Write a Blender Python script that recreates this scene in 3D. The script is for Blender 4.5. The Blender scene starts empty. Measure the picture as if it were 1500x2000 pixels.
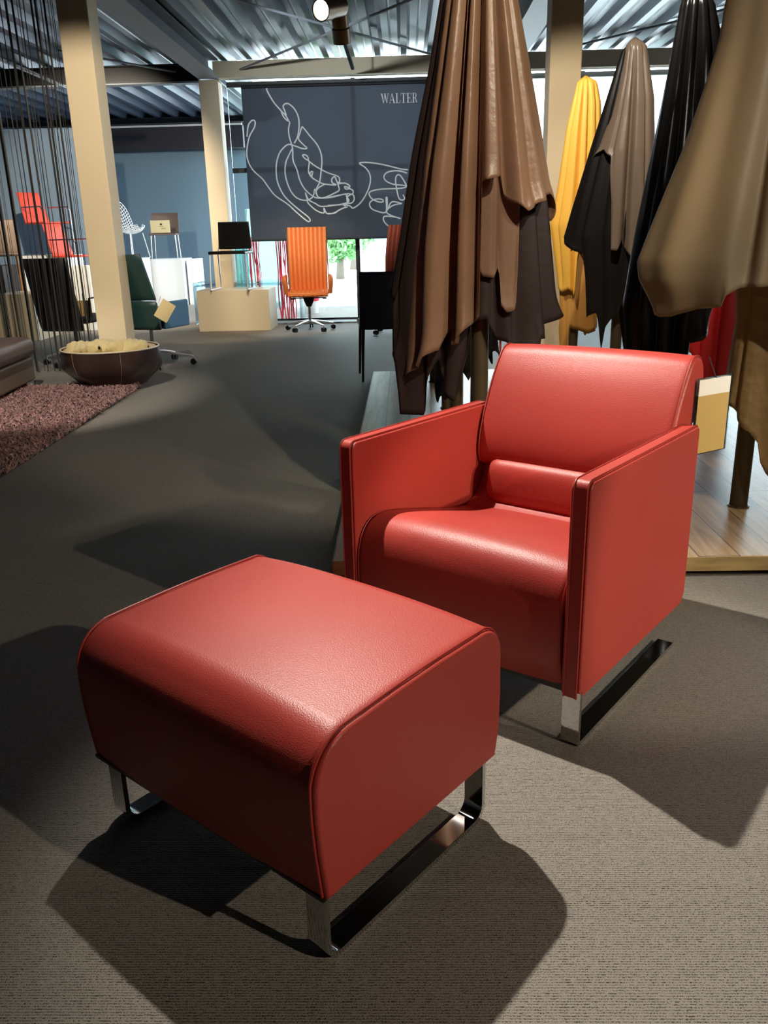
import bpy, bmesh, math, random
from mathutils import Vector, Matrix
random.seed(7)
S = bpy.context.scene
COL = S.collection
pi = math.pi

# ------------------------------------------------------------------ camera
CAM_H = 1.15; F_PX = 1637.0
PITCH = math.radians(18.44); YAW = math.radians(1.7); ROLL = math.radians(-1.4)
RM = Matrix.Rotation(YAW, 3, 'Z') @ Matrix.Rotation(pi/2 - PITCH, 3, 'X') @ Matrix.Rotation(ROLL, 3, 'Z')
CP = Vector((0, 0, CAM_H))
cd = bpy.data.cameras.new('camera'); cam = bpy.data.objects.new('camera', cd); COL.objects.link(cam)
cam.matrix_world = Matrix.Translation(CP) @ RM.to_4x4()
cd.sensor_fit = 'VERTICAL'; cd.sensor_height = 36.0; cd.lens = 36.0*F_PX/2000.0
cd.clip_start = 0.02; cd.clip_end = 300
S.camera = cam

# survey helpers: where a sight line meets a plane of the room
def ray(x, y): return RM @ Vector((x-750, -(y-1000), -F_PX))
def atz(x, y, z):
    d = ray(x, y); return CP + d*((z-CAM_H)/d.z)
def aty(x, y, Y):
    d = ray(x, y); return CP + d*(Y/d.y)

# ------------------------------------------------------------------ materials
def srgb(r, g, b):
    f = lambda c: (c/255/12.92) if c/255 <= .04045 else ((c/255+.055)/1.055)**2.4
    return (f(r), f(g), f(b), 1)
def mat(name, rgb, rough=.5, metal=0, bump=None, var=None, spec=.5, coat=0, trans=0, ior=1.45, sheen=0, emit=None):
    m = bpy.data.materials.new(name); m.use_nodes = True
    nt = m.node_tree; b = nt.nodes['Principled BSDF']
    c = srgb(*rgb)
    b.inputs['Base Color'].default_value = c
    b.inputs['Roughness'].default_value = rough; b.inputs['Metallic'].default_value = metal
    b.inputs['Specular IOR Level'].default_value = spec; b.inputs['Coat Weight'].default_value = coat
    b.inputs['Transmission Weight'].default_value = trans; b.inputs['IOR'].default_value = ior
    b.inputs['Sheen Weight'].default_value = sheen
    tc = nt.nodes.new('ShaderNodeTexCoord')
    if emit:
        b.inputs['Emission Color'].default_value = srgb(*emit[0]); b.inputs['Emission Strength'].default_value = emit[1]
    if var:   # (scale, amount, stretch)
        mp = nt.nodes.new('ShaderNodeMapping'); mp.inputs['Scale'].default_value = var[2] if len(var) > 2 else (1, 1, 1)
        n = nt.nodes.new('ShaderNodeTexNoise'); n.inputs['Scale'].default_value = var[0]; n.inputs['Detail'].default_value = 4
        r = nt.nodes.new('ShaderNodeMapRange'); r.inputs[1].default_value = .3; r.inputs[2].default_value = .7
        mx = nt.nodes.new('ShaderNodeMix'); mx.data_type = 'RGBA'
        a = var[1]
        mx.inputs[6].default_value = tuple(v*(1-a) for v in c[:3])+(1,); mx.inputs[7].default_value = tuple(min(1, v*(1+a)) for v in c[:3])+(1,)
        L = nt.links.new
        L(tc.outputs['Object'], mp.inputs[0]); L(mp.outputs[0], n.inputs[0]); L(n.outputs[0], r.inputs[0]); L(r.outputs[0], mx.inputs[0]); L(mx.outputs[2], b.inputs['Base Color'])
    if bump:  # (kind, scale, strength, distance)
        if bump[0] == 'v':
            t = nt.nodes.new('ShaderNodeTexVoronoi'); t.inputs['Scale'].default_value = bump[1]; o = t.outputs['Distance']
        else:
            t = nt.nodes.new('ShaderNodeTexNoise'); t.inputs['Scale'].default_value = bump[1]; t.inputs['Detail'].default_value = 5; o = t.outputs[0]
        bp = nt.nodes.new('ShaderNodeBump'); bp.inputs['Strength'].default_value = bump[2]; bp.inputs['Distance'].default_value = bump[3]
        nt.links.new(tc.outputs['Object'], t.inputs['Vector']); nt.links.new(o, bp.inputs['Height']); nt.links.new(bp.outputs[0], b.inputs['Normal'])
    return m

M = {}
M['red'] = mat('red_leather', (172, 62, 54), .42, bump=('v', 420, .22, .0015), var=(3, .05), spec=.5)
M['redpipe'] = mat('red_piping', (160, 50, 42), .45)
M['chrome'] = mat('polished_chrome', (205, 205, 205), .07, 1)
M['chrome2'] = mat('brushed_steel', (190, 190, 190), .22, 1)
M['brown'] = mat('mid_brown_leather', (146, 114, 90), .36, bump=('n', 38, .35, .006), var=(4, .12))
M['brown2'] = mat('chestnut_leather', (130, 100, 79), .45, bump=('n', 30, .3, .006), var=(4, .12))
M['umber'] = mat('dark_umber_leather', (44, 31, 29), .5, bump=('n', 30, .25, .005))
M['beige'] = mat('greige_leather', (158, 137, 104), .52, bump=('n', 60, .12, .003), var=(2, .06))
M['tan'] = mat('sand_leather', (160, 128, 78), .62, bump=('v', 34, .5, .006), var=(6, .1))
M['black'] = mat('black_leather', (20, 18, 17), .27, bump=('n', 50, .1, .003))
M['taupe'] = mat('satin_taupe_leather', (128, 110, 92), .32, bump=('n', 50, .1, .003))
M['espresso'] = mat('espresso_leather', (30, 25, 22), .36, bump=('n', 40, .15, .004))
M['yellow'] = mat('yellow_leather', (214, 164, 66), .5, bump=('n', 40, .12, .003))
M['ochre'] = mat('ochre_leather', (180, 130, 62), .55, bump=('n', 40, .12, .003))
M['redhide'] = mat('crimson_leather', (170, 26, 26), .45, bump=('n', 40, .12, .003))
M['pole'] = mat('bronze_pole', (96, 84, 62), .38, .5)
M['column'] = mat('cream_paint', (214, 198, 168), .6)
M['steel'] = mat('blue_grey_steel', (120, 128, 136), .5, bump=None)
M['dksteel'] = mat('dark_steel', (24, 26, 31), .5)
M['ivory'] = mat('ivory_beam_paint', (196, 186, 160), .6)
M['deck'] = mat('galvanised_deck', (58, 70, 88), .34, .25, var=(2, .05, (3, .1, 1)))
M['wallblue'] = mat('slate_blue_paint', (112, 136, 152), .8, var=(.6, .05))
M['wallside'] = mat('brushed_blue_render', (138, 162, 186), .8, var=(2.4, .16, (1, 1, .08)))
M['darkbox'] = mat('dark_navy_lining', (26, 28, 40), .6)
M['white'] = mat('white_lacquer', (236, 238, 238), .3)
M['whitem'] = mat('white_matt', (225, 225, 222), .6)
M['cream'] = mat('cream_lacquer', (222, 206, 176), .35)
M['orange'] = mat('orange_leather', (226, 128, 66), .5)
M['orange2'] = mat('burnt_orange_leather', (196, 92, 62), .5)
M['navy'] = mat('navy_leather', (42, 54, 88), .45)
M['green'] = mat('bottle_green_leather', (34, 62, 62), .4)
M['bluelit'] = mat('green_leather_blue_lit', (70, 112, 150), .35)  # green leather with blue light painted into its colour
M['char'] = mat('charcoal_leather', (34, 33, 37), .5)
M['plastic'] = mat('black_plastic', (14, 14, 15), .35)
M['dkbrown'] = mat('dark_brown_leather', (104, 84, 76), .4)
M['dkbrown2'] = mat('mocha_leather', (126, 106, 92), .45)
M['basket'] = mat('aubergine_leather', (66, 48, 44), .28)
M['stitch'] = mat('pale_stitching', (170, 140, 110), .7)
M['wool'] = mat('cream_fleece', (226, 206, 150), .95, bump=('n', 60, .8, .01), sheen=.4)
M['rug'] = mat('mauve_pile', (158, 120, 116), .9, var=(24, .7), sheen=.3)
M['rugb'] = mat('mauve_backing', (52, 34, 36), .95)
M['redch'] = mat('red_fabric', (214, 70, 48), .6)
M['paper'] = mat('card_cream', (226, 208, 160), .7)
M['paperw'] = mat('card_white', (236, 234, 228), .7)
M['ink'] = mat('dark_ink', (40, 38, 36), .7)
M['kraft'] = mat('kraft_card', (190, 160, 96), .7)
M['wood'] = mat('orange_beech', (208, 138, 70), .5)
M['line'] = mat('white_print', (236, 240, 238), .6)
M['metalbrown'] = mat('bronze_lamp_housing', (110, 92, 68), .35, .6)
M['lens'] = mat('lamp_lens', (255, 244, 225), .4, emit=((255, 240, 214), 25))
M['red2'] = mat('red_strips', (226, 60, 84), .5); M['teal'] = mat('teal_strips', (120, 205, 205), .5)
M['pave'] = mat('pale_paving', (226, 230, 230), .8, var=(.5, .1))
M['leaf'] = mat('light_green_foliage', (120, 170, 110), .8, var=(3, .5))
M['bark'] = mat('grey_bark', (110, 100, 90), .9)
M['facade'] = mat('white_render', (220, 232, 232), .8)
M['bluegl'] = mat('blue_glazing', (150, 205, 212), .2)
M['alu'] = mat('polished_aluminium', (225, 226, 228), .28, .85)
M['string'] = mat('dark_bead_string', (46, 44, 42), .6)

# glass that light and sight pass through, with a Fresnel reflection
def glass_mat(name, tint, rough=.02):
    m = bpy.data.materials.new(name); m.use_nodes = True; nt = m.node_tree; nt.nodes.clear()
    o = nt.nodes.new('ShaderNodeOutputMaterial'); t = nt.nodes.new('ShaderNodeBsdfTransparent'); g = nt.nodes.new('ShaderNodeBsdfGlossy')
    t.inputs[0].default_value = tint; g.inputs['Roughness'].default_value = rough
    fr = nt.nodes.new('ShaderNodeFresnel'); fr.inputs[0].default_value = 1.45; mx = nt.nodes.new('ShaderNodeMixShader')
    nt.links.new(fr.outputs[0], mx.inputs[0]); nt.links.new(t.outputs[0], mx.inputs[1]); nt.links.new(g.outputs[0], mx.inputs[2]); nt.links.new(mx.outputs[0], o.inputs[0])
    return m
M['glass'] = glass_mat('clear_glazing', (.93, .97, .97, 1))
M['acryl'] = glass_mat('frosted_acrylic', (.8, .88, .92, 1), .2)

# screen fabric: dark, a little daylight comes through
def blind_mat():
    m = bpy.data.materials.new('screen_fabric'); m.use_nodes = True; nt = m.node_tree; b = nt.nodes['Principled BSDF']
    b.inputs['Base Color'].default_value = srgb(44, 49, 60); b.inputs['Roughness'].default_value = .7
    t = nt.nodes.new('ShaderNodeBsdfTranslucent'); t.inputs[0].default_value = (.04, .046, .056, 1)
    a = nt.nodes.new('ShaderNodeAddShader'); o = nt.nodes['Material Output']
    p = nt.nodes.new('ShaderNodeBsdfTransparent'); p.inputs[0].default_value = (.055, .058, .064, 1); a2 = nt.nodes.new('ShaderNodeAddShader')
    nt.links.new(b.outputs[0], a.inputs[0]); nt.links.new(t.outputs[0], a.inputs[1]); nt.links.new(a.outputs[0], a2.inputs[0]); nt.links.new(p.outputs[0], a2.inputs[1]); nt.links.new(a2.outputs[0], o.inputs[0])
    return m
M['blind'] = blind_mat()

# woven carpet: fine rib weave with flecks
def carpet():
    m = bpy.data.materials.new('woven_carpet'); m.use_nodes = True; nt = m.node_tree; b = nt.nodes['Principled BSDF']; L = nt.links.new
    tc = nt.nodes.new('ShaderNodeTexCoord')
    def mapn(sc, rot=0):
        mp = nt.nodes.new('ShaderNodeMapping'); mp.inputs['Scale'].default_value = sc; mp.inputs['Rotation'].default_value = (0, 0, rot); L(tc.outputs['Object'], mp.inputs[0]); return mp
    n1 = nt.nodes.new('ShaderNodeTexNoise'); n1.inputs['Scale'].default_value = 1; n1.inputs['Detail'].default_value = 3; L(mapn((70, 330, 1)).outputs[0], n1.inputs[0])
    w = nt.nodes.new('ShaderNodeTexWave'); w.bands_direction = 'Y'; w.inputs['Scale'].default_value = 62; w.inputs['Distortion'].default_value = 2.2; w.inputs['Detail'].default_value = 2; w.inputs['Detail Scale'].default_value = 8
    L(mapn((1, 1, 1)).outputs[0], w.inputs[0])
    n2 = nt.nodes.new('ShaderNodeTexNoise'); n2.inputs['Scale'].default_value = 420; L(tc.outputs['Object'], n2.inputs[0])
    n3 = nt.nodes.new('ShaderNodeTexNoise'); n3.inputs['Scale'].default_value = 1.5; L(tc.outputs['Object'], n3.inputs[0])
    a1 = nt.nodes.new('ShaderNodeMath'); a1.operation = 'MULTIPLY_ADD'; L(w.outputs['Fac'], a1.inputs[0]); a1.inputs[1].default_value = .35; L(n2.outputs[0], a1.inputs[2])
    a2 = nt.nodes.new('ShaderNodeMath'); a2.operation = 'MULTIPLY_ADD'; L(n1.outputs[0], a2.inputs[0]); a2.inputs[1].default_value = .5; L(a1.outputs[0], a2.inputs[2])
    a3 = nt.nodes.new('ShaderNodeMath'); a3.operation = 'MULTIPLY_ADD'; L(n3.outputs[0], a3.inputs[0]); a3.inputs[1].default_value = .12; L(a2.outputs[0], a3.inputs[2])
    r = nt.nodes.new('ShaderNodeValToRGB'); r.color_ramp.elements[0].position = .70; r.color_ramp.elements[0].color = (.012, .011, .010, 1)
    r.color_ramp.elements[1].position = .93; r.color_ramp.elements[1].color = (.27, .243, .208, 1)
    L(a3.outputs[0], r.inputs[0]); L(r.outputs[0], b.inputs['Base Color'])
    bp = nt.nodes.new('ShaderNodeBump'); bp.inputs['Strength'].default_value = .7; bp.inputs['Distance'].default_value = .003; L(a2.outputs[0], bp.inputs['Height']); L(bp.outputs[0], b.inputs['Normal'])
    b.inputs['Roughness'].default_value = .62; b.inputs['Specular IOR Level'].default_value = .25
    return m
M['carpet'] = carpet()

def plank():
    m = bpy.data.materials.new('oak_planks'); m.use_nodes = True; nt = m.node_tree; b = nt.nodes['Principled BSDF']; L = nt.links.new
    tc = nt.nodes.new('ShaderNodeTexCoord'); mp = nt.nodes.new('ShaderNodeMapping'); mp.inputs['Rotation'].default_value = (0, 0, pi/2)
    L(tc.outputs['Object'], mp.inputs[0])
    br = nt.nodes.new('ShaderNodeTexBrick'); br.inputs['Scale'].default_value = 1; br.inputs['Brick Width'].default_value = 2.0; br.inputs['Row Height'].default_value = .14
    br.inputs['Mortar Size'].default_value = .0025; br.inputs['Mortar'].default_value = srgb(90, 66, 44); br.inputs['Color1'].default_value = srgb(206, 176, 132); br.inputs['Color2'].default_value = srgb(190, 156, 112); br.offset = .37
    L(mp.outputs[0], br.inputs[0])
    n = nt.nodes.new('ShaderNodeTexNoise'); n.inputs['Scale'].default_value = 2.2; n.inputs['Detail'].default_value = 6; n.inputs['Distortion'].default_value = 1.4
    m2 = nt.nodes.new('ShaderNodeMapping'); m2.inputs['Scale'].default_value = (9, .7, 1); L(tc.outputs['Object'], m2.inputs[0]); L(m2.outputs[0], n.inputs[0])
    r = nt.nodes.new('ShaderNodeValToRGB'); r.color_ramp.elements[0].position = .35; r.color_ramp.elements[0].color = (.62, .55, .46, 1); r.color_ramp.elements[1].position = .6; r.color_ramp.elements[1].color = (1, 1, 1, 1)
    L(n.outputs[0], r.inputs[0])
    mx = nt.nodes.new('ShaderNodeMix'); mx.data_type = 'RGBA'; mx.blend_type = 'MULTIPLY'; mx.inputs[0].default_value = 1; L(br.outputs[0], mx.inputs[6]); L(r.outputs[0], mx.inputs[7])
    L(mx.outputs[2], b.inputs['Base Color']); b.inputs['Roughness'].default_value = .33
    return m
M['oak'] = plank()
M['oakedge'] = mat('oak_edge', (212, 180, 120), .5, var=(3, .25, (2, 2, 14)))

# ------------------------------------------------------------------ mesh kit
class MB:
    def __init__(s): s.bm = bmesh.new()
    def box(s, x0, x1, y0, y1, z0, z1, bev=0, seg=3, mtx=None):
        t = bmesh.new(); bmesh.ops.create_cube(t, size=1)
        for v in t.verts: v.co = Vector(((x0+x1)/2+v.co.x*(x1-x0), (y0+y1)/2+v.co.y*(y1-y0), (z0+z1)/2+v.co.z*(z1-z0)))
        if bev: bmesh.ops.bevel(t, geom=t.edges[:], offset=bev, segments=seg, profile=.5, affect='EDGES')
        return s.add(t, mtx)
    def add(s, t, mtx=None):
        if mtx is not None: bmesh.ops.transform(t, matrix=mtx, verts=t.verts)
        me = bpy.data.meshes.new('t'); t.to_mesh(me); s.bm.from_mesh(me); bpy.data.meshes.remove(me); t.free(); return s
    def tube(s, pts, r, n=10, flat=None, close=False, caps=True):
        pts = [Vector(p) for p in pts]; rings = []; N = len(pts)
        up = Vector((0, 0, 1)); prev = None
        for i, p in enumerate(pts):
            if close: d = pts[(i+1) % N]-pts[i-1]
            else: d = pts[min(i+1, N-1)]-pts[max(i-1, 0)]
            if d.length < 1e-9: d = Vector((0, 0, 1))
            d.normalize()
            if prev is None:
                a = d.cross(up)
                if a.length < 1e-3: a = d.cross(Vector((1, 0, 0)))
            else:
                a = prev - d*prev.dot(d)
                if a.length < 1e-6: a = d.cross(up)
            a.normalize(); prev = a; b = d.cross(a)
            rr = r[i] if isinstance(r, (list, tuple)) else r
            f = flat or (1, 1)
            rings.append([s.bm.verts.new(p + a*math.cos(2*pi*k/n)*rr*f[0] + b*math.sin(2*pi*k/n)*rr*f[1]) for k in range(n)])
        M_ = N if close else N-1
        for i in range(M_):
            A, B = rings[i], rings[(i+1) % N]
            for k in range(n): s.bm.faces.new((A[k], A[(k+1) % n], B[(k+1) % n], B[k]))
        if caps and not close:
            s.bm.faces.new(rings[0][::-1]); s.bm.faces.new(rings[-1])
        return s
    def cyl(s, p0, p1, r0, r1=None, n=20): return s.tube([p0, p1], [r0, r1 if r1 is not None else r0], n)
    def lathe(s, prof, n=40, c=(0, 0)):
        rings = []
        for (r, z) in prof: rings.append([s.bm.verts.new((c[0]+r*math.cos(2*pi*k/n), c[1]+r*math.sin(2*pi*k/n), z)) for k in range(n)])
        for A, B in zip(rings, rings[1:]):
            for k in range(n): s.bm.faces.new((A[k], A[(k+1) % n], B[(k+1) % n], B[k]))
        return s
    def grid(s, P):   # rows of points
        V = [[s.bm.verts.new(p) for p in row] for row in P]
        for a, b in zip(V, V[1:]):
            for k in range(len(a)-1): s.bm.faces.new((a[k], a[k+1], b[k+1], b[k]))
        return s
    def prism(s, outline, y0, y1, bev=0, seg=3, axis='y'):   # outline in (x,z) extruded along y
        t = bmesh.new()
        f3 = {'y': lambda a, b, c: (a, c, b), 'x': lambda a, b, c: (c, a, b), 'z': lambda a, b, c: (a, b, c)}[axis]
        A = [t.verts.new(f3(a, b, y0)) for a, b in outline]; B = [t.verts.new(f3(a, b, y1)) for a, b in outline]
        n = len(outline); fa = t.faces.new(A); fb = t.faces.new(B[::-1])
        for k in range(n): t.faces.new((A[k], B[k], B[(k+1) % n], A[(k+1) % n]))
        bmesh.ops.recalc_face_normals(t, faces=t.faces)
        if bev:
            es = list({e for e in list(fa.edges)+list(fb.edges)})
            bmesh.ops.bevel(t, geom=es, offset=bev, segments=seg, profile=.5, affect='EDGES', clamp_overlap=True)
        return s.add(t)
    def strip(s, path, y0, y1, th):  # flat bar following a path in (x,z), thickness th
        out = []
        n = len(path)
        P = [Vector((a, b)) for a, b in path]
        L_, R_ = [], []
        for i in range(n):
            d = P[min(i+1, n-1)]-P[max(i-1, 0)]; d.normalize(); nn = Vector((-d.y, d.x))
            L_.append(P[i]+nn*th/2); R_.append(P[i]-nn*th/2)
        return s.prism([tuple(v) for v in L_+R_[::-1]], y0, y1, bev=.0012, seg=2)
    def build(s, name, m, parent=None, smooth=True, ang=35, recalc=True):
        if recalc: bmesh.ops.recalc_face_normals(s.bm, faces=s.bm.faces)
        me = bpy.data.meshes.new(name); s.bm.to_mesh(me); s.bm.free()
        me.materials.append(m if not isinstance(m, str) else M[m])
        if smooth:
            for p in me.polygons: p.use_smooth = True
            me.set_sharp_from_angle(angle=math.radians(ang))
        o = bpy.data.objects.new(name, me); COL.objects.link(o)
        if parent: o.parent = parent
        if smooth and len(me.polygons) < 4000:
            wn = o.modifiers.new('normals', 'WEIGHTED_NORMAL'); wn.keep_sharp = True; wn.weight = 90
        return o
def tag(o, label=None, cat=None, group=None, kind=None):
    if label: o['label'] = label
    if cat: o['category'] = cat
    if group: o['group'] = group
    if kind: o['kind'] = kind
    return o
def empty(name, loc, rz=0, label=None, cat=None, group=None):
    o = bpy.data.objects.new(name, None); COL.objects.link(o); o.location = loc; o.rotation_euler = (0, 0, rz); o.empty_display_size = .1
    return tag(o, label, cat, group)
def struct(o): o['kind'] = 'structure'; return o
def copy_tree(o, parent=None):
    c = o.copy(); COL.objects.link(c); c.parent = parent
    for ch in [x for x in bpy.data.objects if x.parent == o]: copy_tree(ch, c)
    return c
def arc(cx, cz, r, a0, a1, n=8):
    return [(cx+r*math.cos(math.radians(a0+(a1-a0)*i/n)), cz+r*math.sin(math.radians(a0+(a1-a0)*i/n))) for i in range(n+1)]
def catmull(pts, n=6):
    P = [Vector(p) for p in pts]; out = []
    for i in range(len(P)-1):
        a = P[max(i-1, 0)]; b = P[i]; c = P[i+1]; d = P[min(i+2, len(P)-1)]
        for k in range(n):
            t = k/n; out.append(.5*((2*b)+(c-a)*t+(2*a-5*b+4*c-d)*t*t+(3*b-a-3*c+d)*t**3))
    out.append(P[-1]); return out
def rot_to(o, ang): o.rotation_euler = (0, 0, ang)
#===PART2===
# ------------------------------------------------------------------ the room
WY = 11.9      # window line
o = MB().box(-8, 8, -4, 17.6, -.06, 0).build('floor', 'carpet', smooth=False); struct(o)
# corrugated roof deck: trapezoid ribs running front to back
def deck(x0, x1, y0, y1, z):
    mb = MB(); x = x0; prof = []
    while x < x1:
        prof += [(x, z), (x+.07, z), (x+.105, z+.085), (x+.18, z+.085), (x+.195, z+.075), (x+.21, z+.085), (x+.285, z+.085)]
        x += .32
    rows = [[(a, y, b) for a, b in prof] for y in (y0, y1)]
    mb.grid(rows)
    return mb
o = deck(-8, 8, -4, 12.2, 3.24).build('ceiling', 'deck', smooth=False, recalc=False); struct(o)
o = deck(-8, -2.35, 12.2, 17.6, 3.24).build('ceiling', 'deck', smooth=False, recalc=False); struct(o)
o = MB().box(-8, 8, -4, 17.7, 3.36, 3.46).build('ceiling', 'dksteel', smooth=False)
o.data.transform(Matrix.Identity(4)); struct(o)
# the roof slab over the window bay stops at the window line
bpy.data.objects.remove(o)
o = MB().box(-8, 8, -4, 12.25, 3.36, 3.46).build('ceiling', 'dksteel', smooth=False); struct(o)
o = MB().box(-8, -2.35, 12.25, 17.7, 3.36, 3.46).build('ceiling', 'dksteel', smooth=False); struct(o)

o = MB().box(-8, -2.95, 17.4, 17.6, 0, 3.36).build('wall_back', 'wallblue', smooth=False); struct(o)
o = MB().box(-8, -7.8, -4, 17.4, 0, 3.36).build('wall_left', 'wallside', smooth=False); struct(o)
o = MB().box(-8, 8, -4.1, -4, 0, 3.36).build('wall_front', 'dksteel', smooth=False); struct(o)
o = MB().box(8, 8.1, -4, 10.4, 0, 3.36).build('wall_right', 'dksteel', smooth=False); struct(o)
o = MB().box(aty(-60, 400, 13.6).x, aty(196, 400, 13.6).x, 13.6, 13.7, 0, aty(100, 252, 13.6).z).build('wall_partition', 'wallside', smooth=False); struct(o)
# dark lining box and pale line over the blue wall
o = MB().box(-6.6, -2.95, 16.9, 17.4, 2.72, 3.1).build('trim_1', 'darkbox', smooth=False); struct(o)
o = MB().box(-7.8, -2.95, 16.86, 16.9, 3.1, 3.13).build('trim_2', 'white', smooth=False); struct(o)

def ibeam(p0, p1, w, h, name, m, label):
    # steel I section between two points (bottom at z of the points)
    p0 = Vector(p0); p1 = Vector(p1); d = p1-p0; L = d.length; a = math.atan2(d.y, d.x)
    t = .014; c = .012
    ol = [(-w/2, 0), (w/2, 0), (w/2, t), (c/2, t), (c/2, h-t), (w/2, h-t), (w/2, h), (-w/2, h), (-w/2, h-t), (-c/2, h-t), (-c/2, t), (-w/2, t)]
    mb = MB().prism(ol, 0, L, axis='x')
    o = mb.build(name, m, smooth=False); o.location = p0; o.rotation_euler = (0, 0, a); return o
# columns
cols = [(-2.545, 7.35, 'cream square column behind the leather basket'), (-2.425, 11.66, 'cream column beside the left edge of the window blind'), (1.28, 7.3, 'cream column behind the yellow hide')]
for i, (x, y, l) in enumerate(cols):
    mb = MB().box(x-.122, x+.122, y, y+.24, 0, 3.02, bev=.004, seg=1); 
    mb.box(x-.122, x+.122, y+.003, y+.24, 3.005, 3.02)
    o = mb.build('column', 'column', smooth=False); o['kind'] = 'structure'; o.name = 'trim_%d' % (3+i)
for x in (-2.40, 1.28):
    o = ibeam((x, -3.9, 3.02), (x, 11.6, 3.02), .26, .22, 'trim_6', 'steel', ''); struct(o)
# dark cross beams left bay, ivory fascia over the window
o = ibeam((-7.7, 11.78, 3.02), (-2.55, 11.78, 3.02), .16, .2, 'trim_8', 'dksteel', ''); struct(o)
o = MB().box(-7.7, -2.55, 11.7, 11.86, 3.0, 3.018).build('trim_9', 'steel', smooth=False); struct(o)
o = ibeam((-7.7, 16.8, 3.14), (-2.4, 16.8, 3.14), .16, .1, 'trim_10', 'dksteel', ''); struct(o)
o = MB().box(-2.35, 8, 11.62, 11.80, 3.03, 3.22, bev=.004, seg=1).build('trim_11', 'ivory', smooth=False); struct(o)
o = MB().box(-2.3, 8, 11.55, 12.0, -.02, .02).build('trim_12', 'steel', smooth=False); struct(o)
# window frames and glass
def window(n, x0, x1, mull, zm):
    w = empty('window_%d' % n, (x0, WY, 0)); w['kind'] = 'structure'
    mb = MB()
    for x in mull: mb.box(x-x0-.028, x-x0+.028, -.03, .03, .02, 3.03)
    for z in (zm, 2.99): mb.box(0, x1-x0, -.028, .028, z-.03, z+.03)
    mb.box(0, x1-x0, -.02, .02, .02, .045)
    mb.build('window_frame', 'steel' if n > 1 else 'dksteel', w, smooth=False)
    MB().box(.0, x1-x0, -.006, .006, .05, 2.99).build('glass_pane', 'glass', w, smooth=False)
    return w
bl = aty(693, 300, WY).x
window(1, -2.24, .4, (bl,), aty(600, 330, WY).z)
window(2, .44, 7.9, (.5, 2.3, 4.1, 5.9, 7.8), .35)

# screen blind
b0 = aty(476, 170, 11.58); b1 = aty(822, 150, 11.58); b2 = aty(489, 470, 11.58)
blind = empty('roller_blind', ((b0.x+.35)/2, 11.58, b2.z), 0, 'large dark grey screen blind printed with white line drawings of hands, in front of window', 'blind')
ox, oz = blind.location.x, blind.location.z
BX0 = aty(481, 320, 11.58).x; BX1 = .42
mb = MB().box(BX0-ox, BX1-ox, -.003, .003, 0, b0.z-oz); mb.build('fabric', 'blind', blind, smooth=False)
MB().tube([(BX0-ox, 0, 0), (BX1-ox, 0, 0)], .014, 8).build('hem_bar', 'dksteel', blind)
MB().tube([(BX0-ox, 0, b0.z-oz), (BX1-ox, 0, b0.z-oz)], .022, 10).build('roller_tube', 'dksteel', blind)
A = lambda p: (460+p[0]/6.668, 150+p[1]/6.668); B = lambda p: (640+p[0]/6.06, 150+p[1]/6.06)
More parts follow.
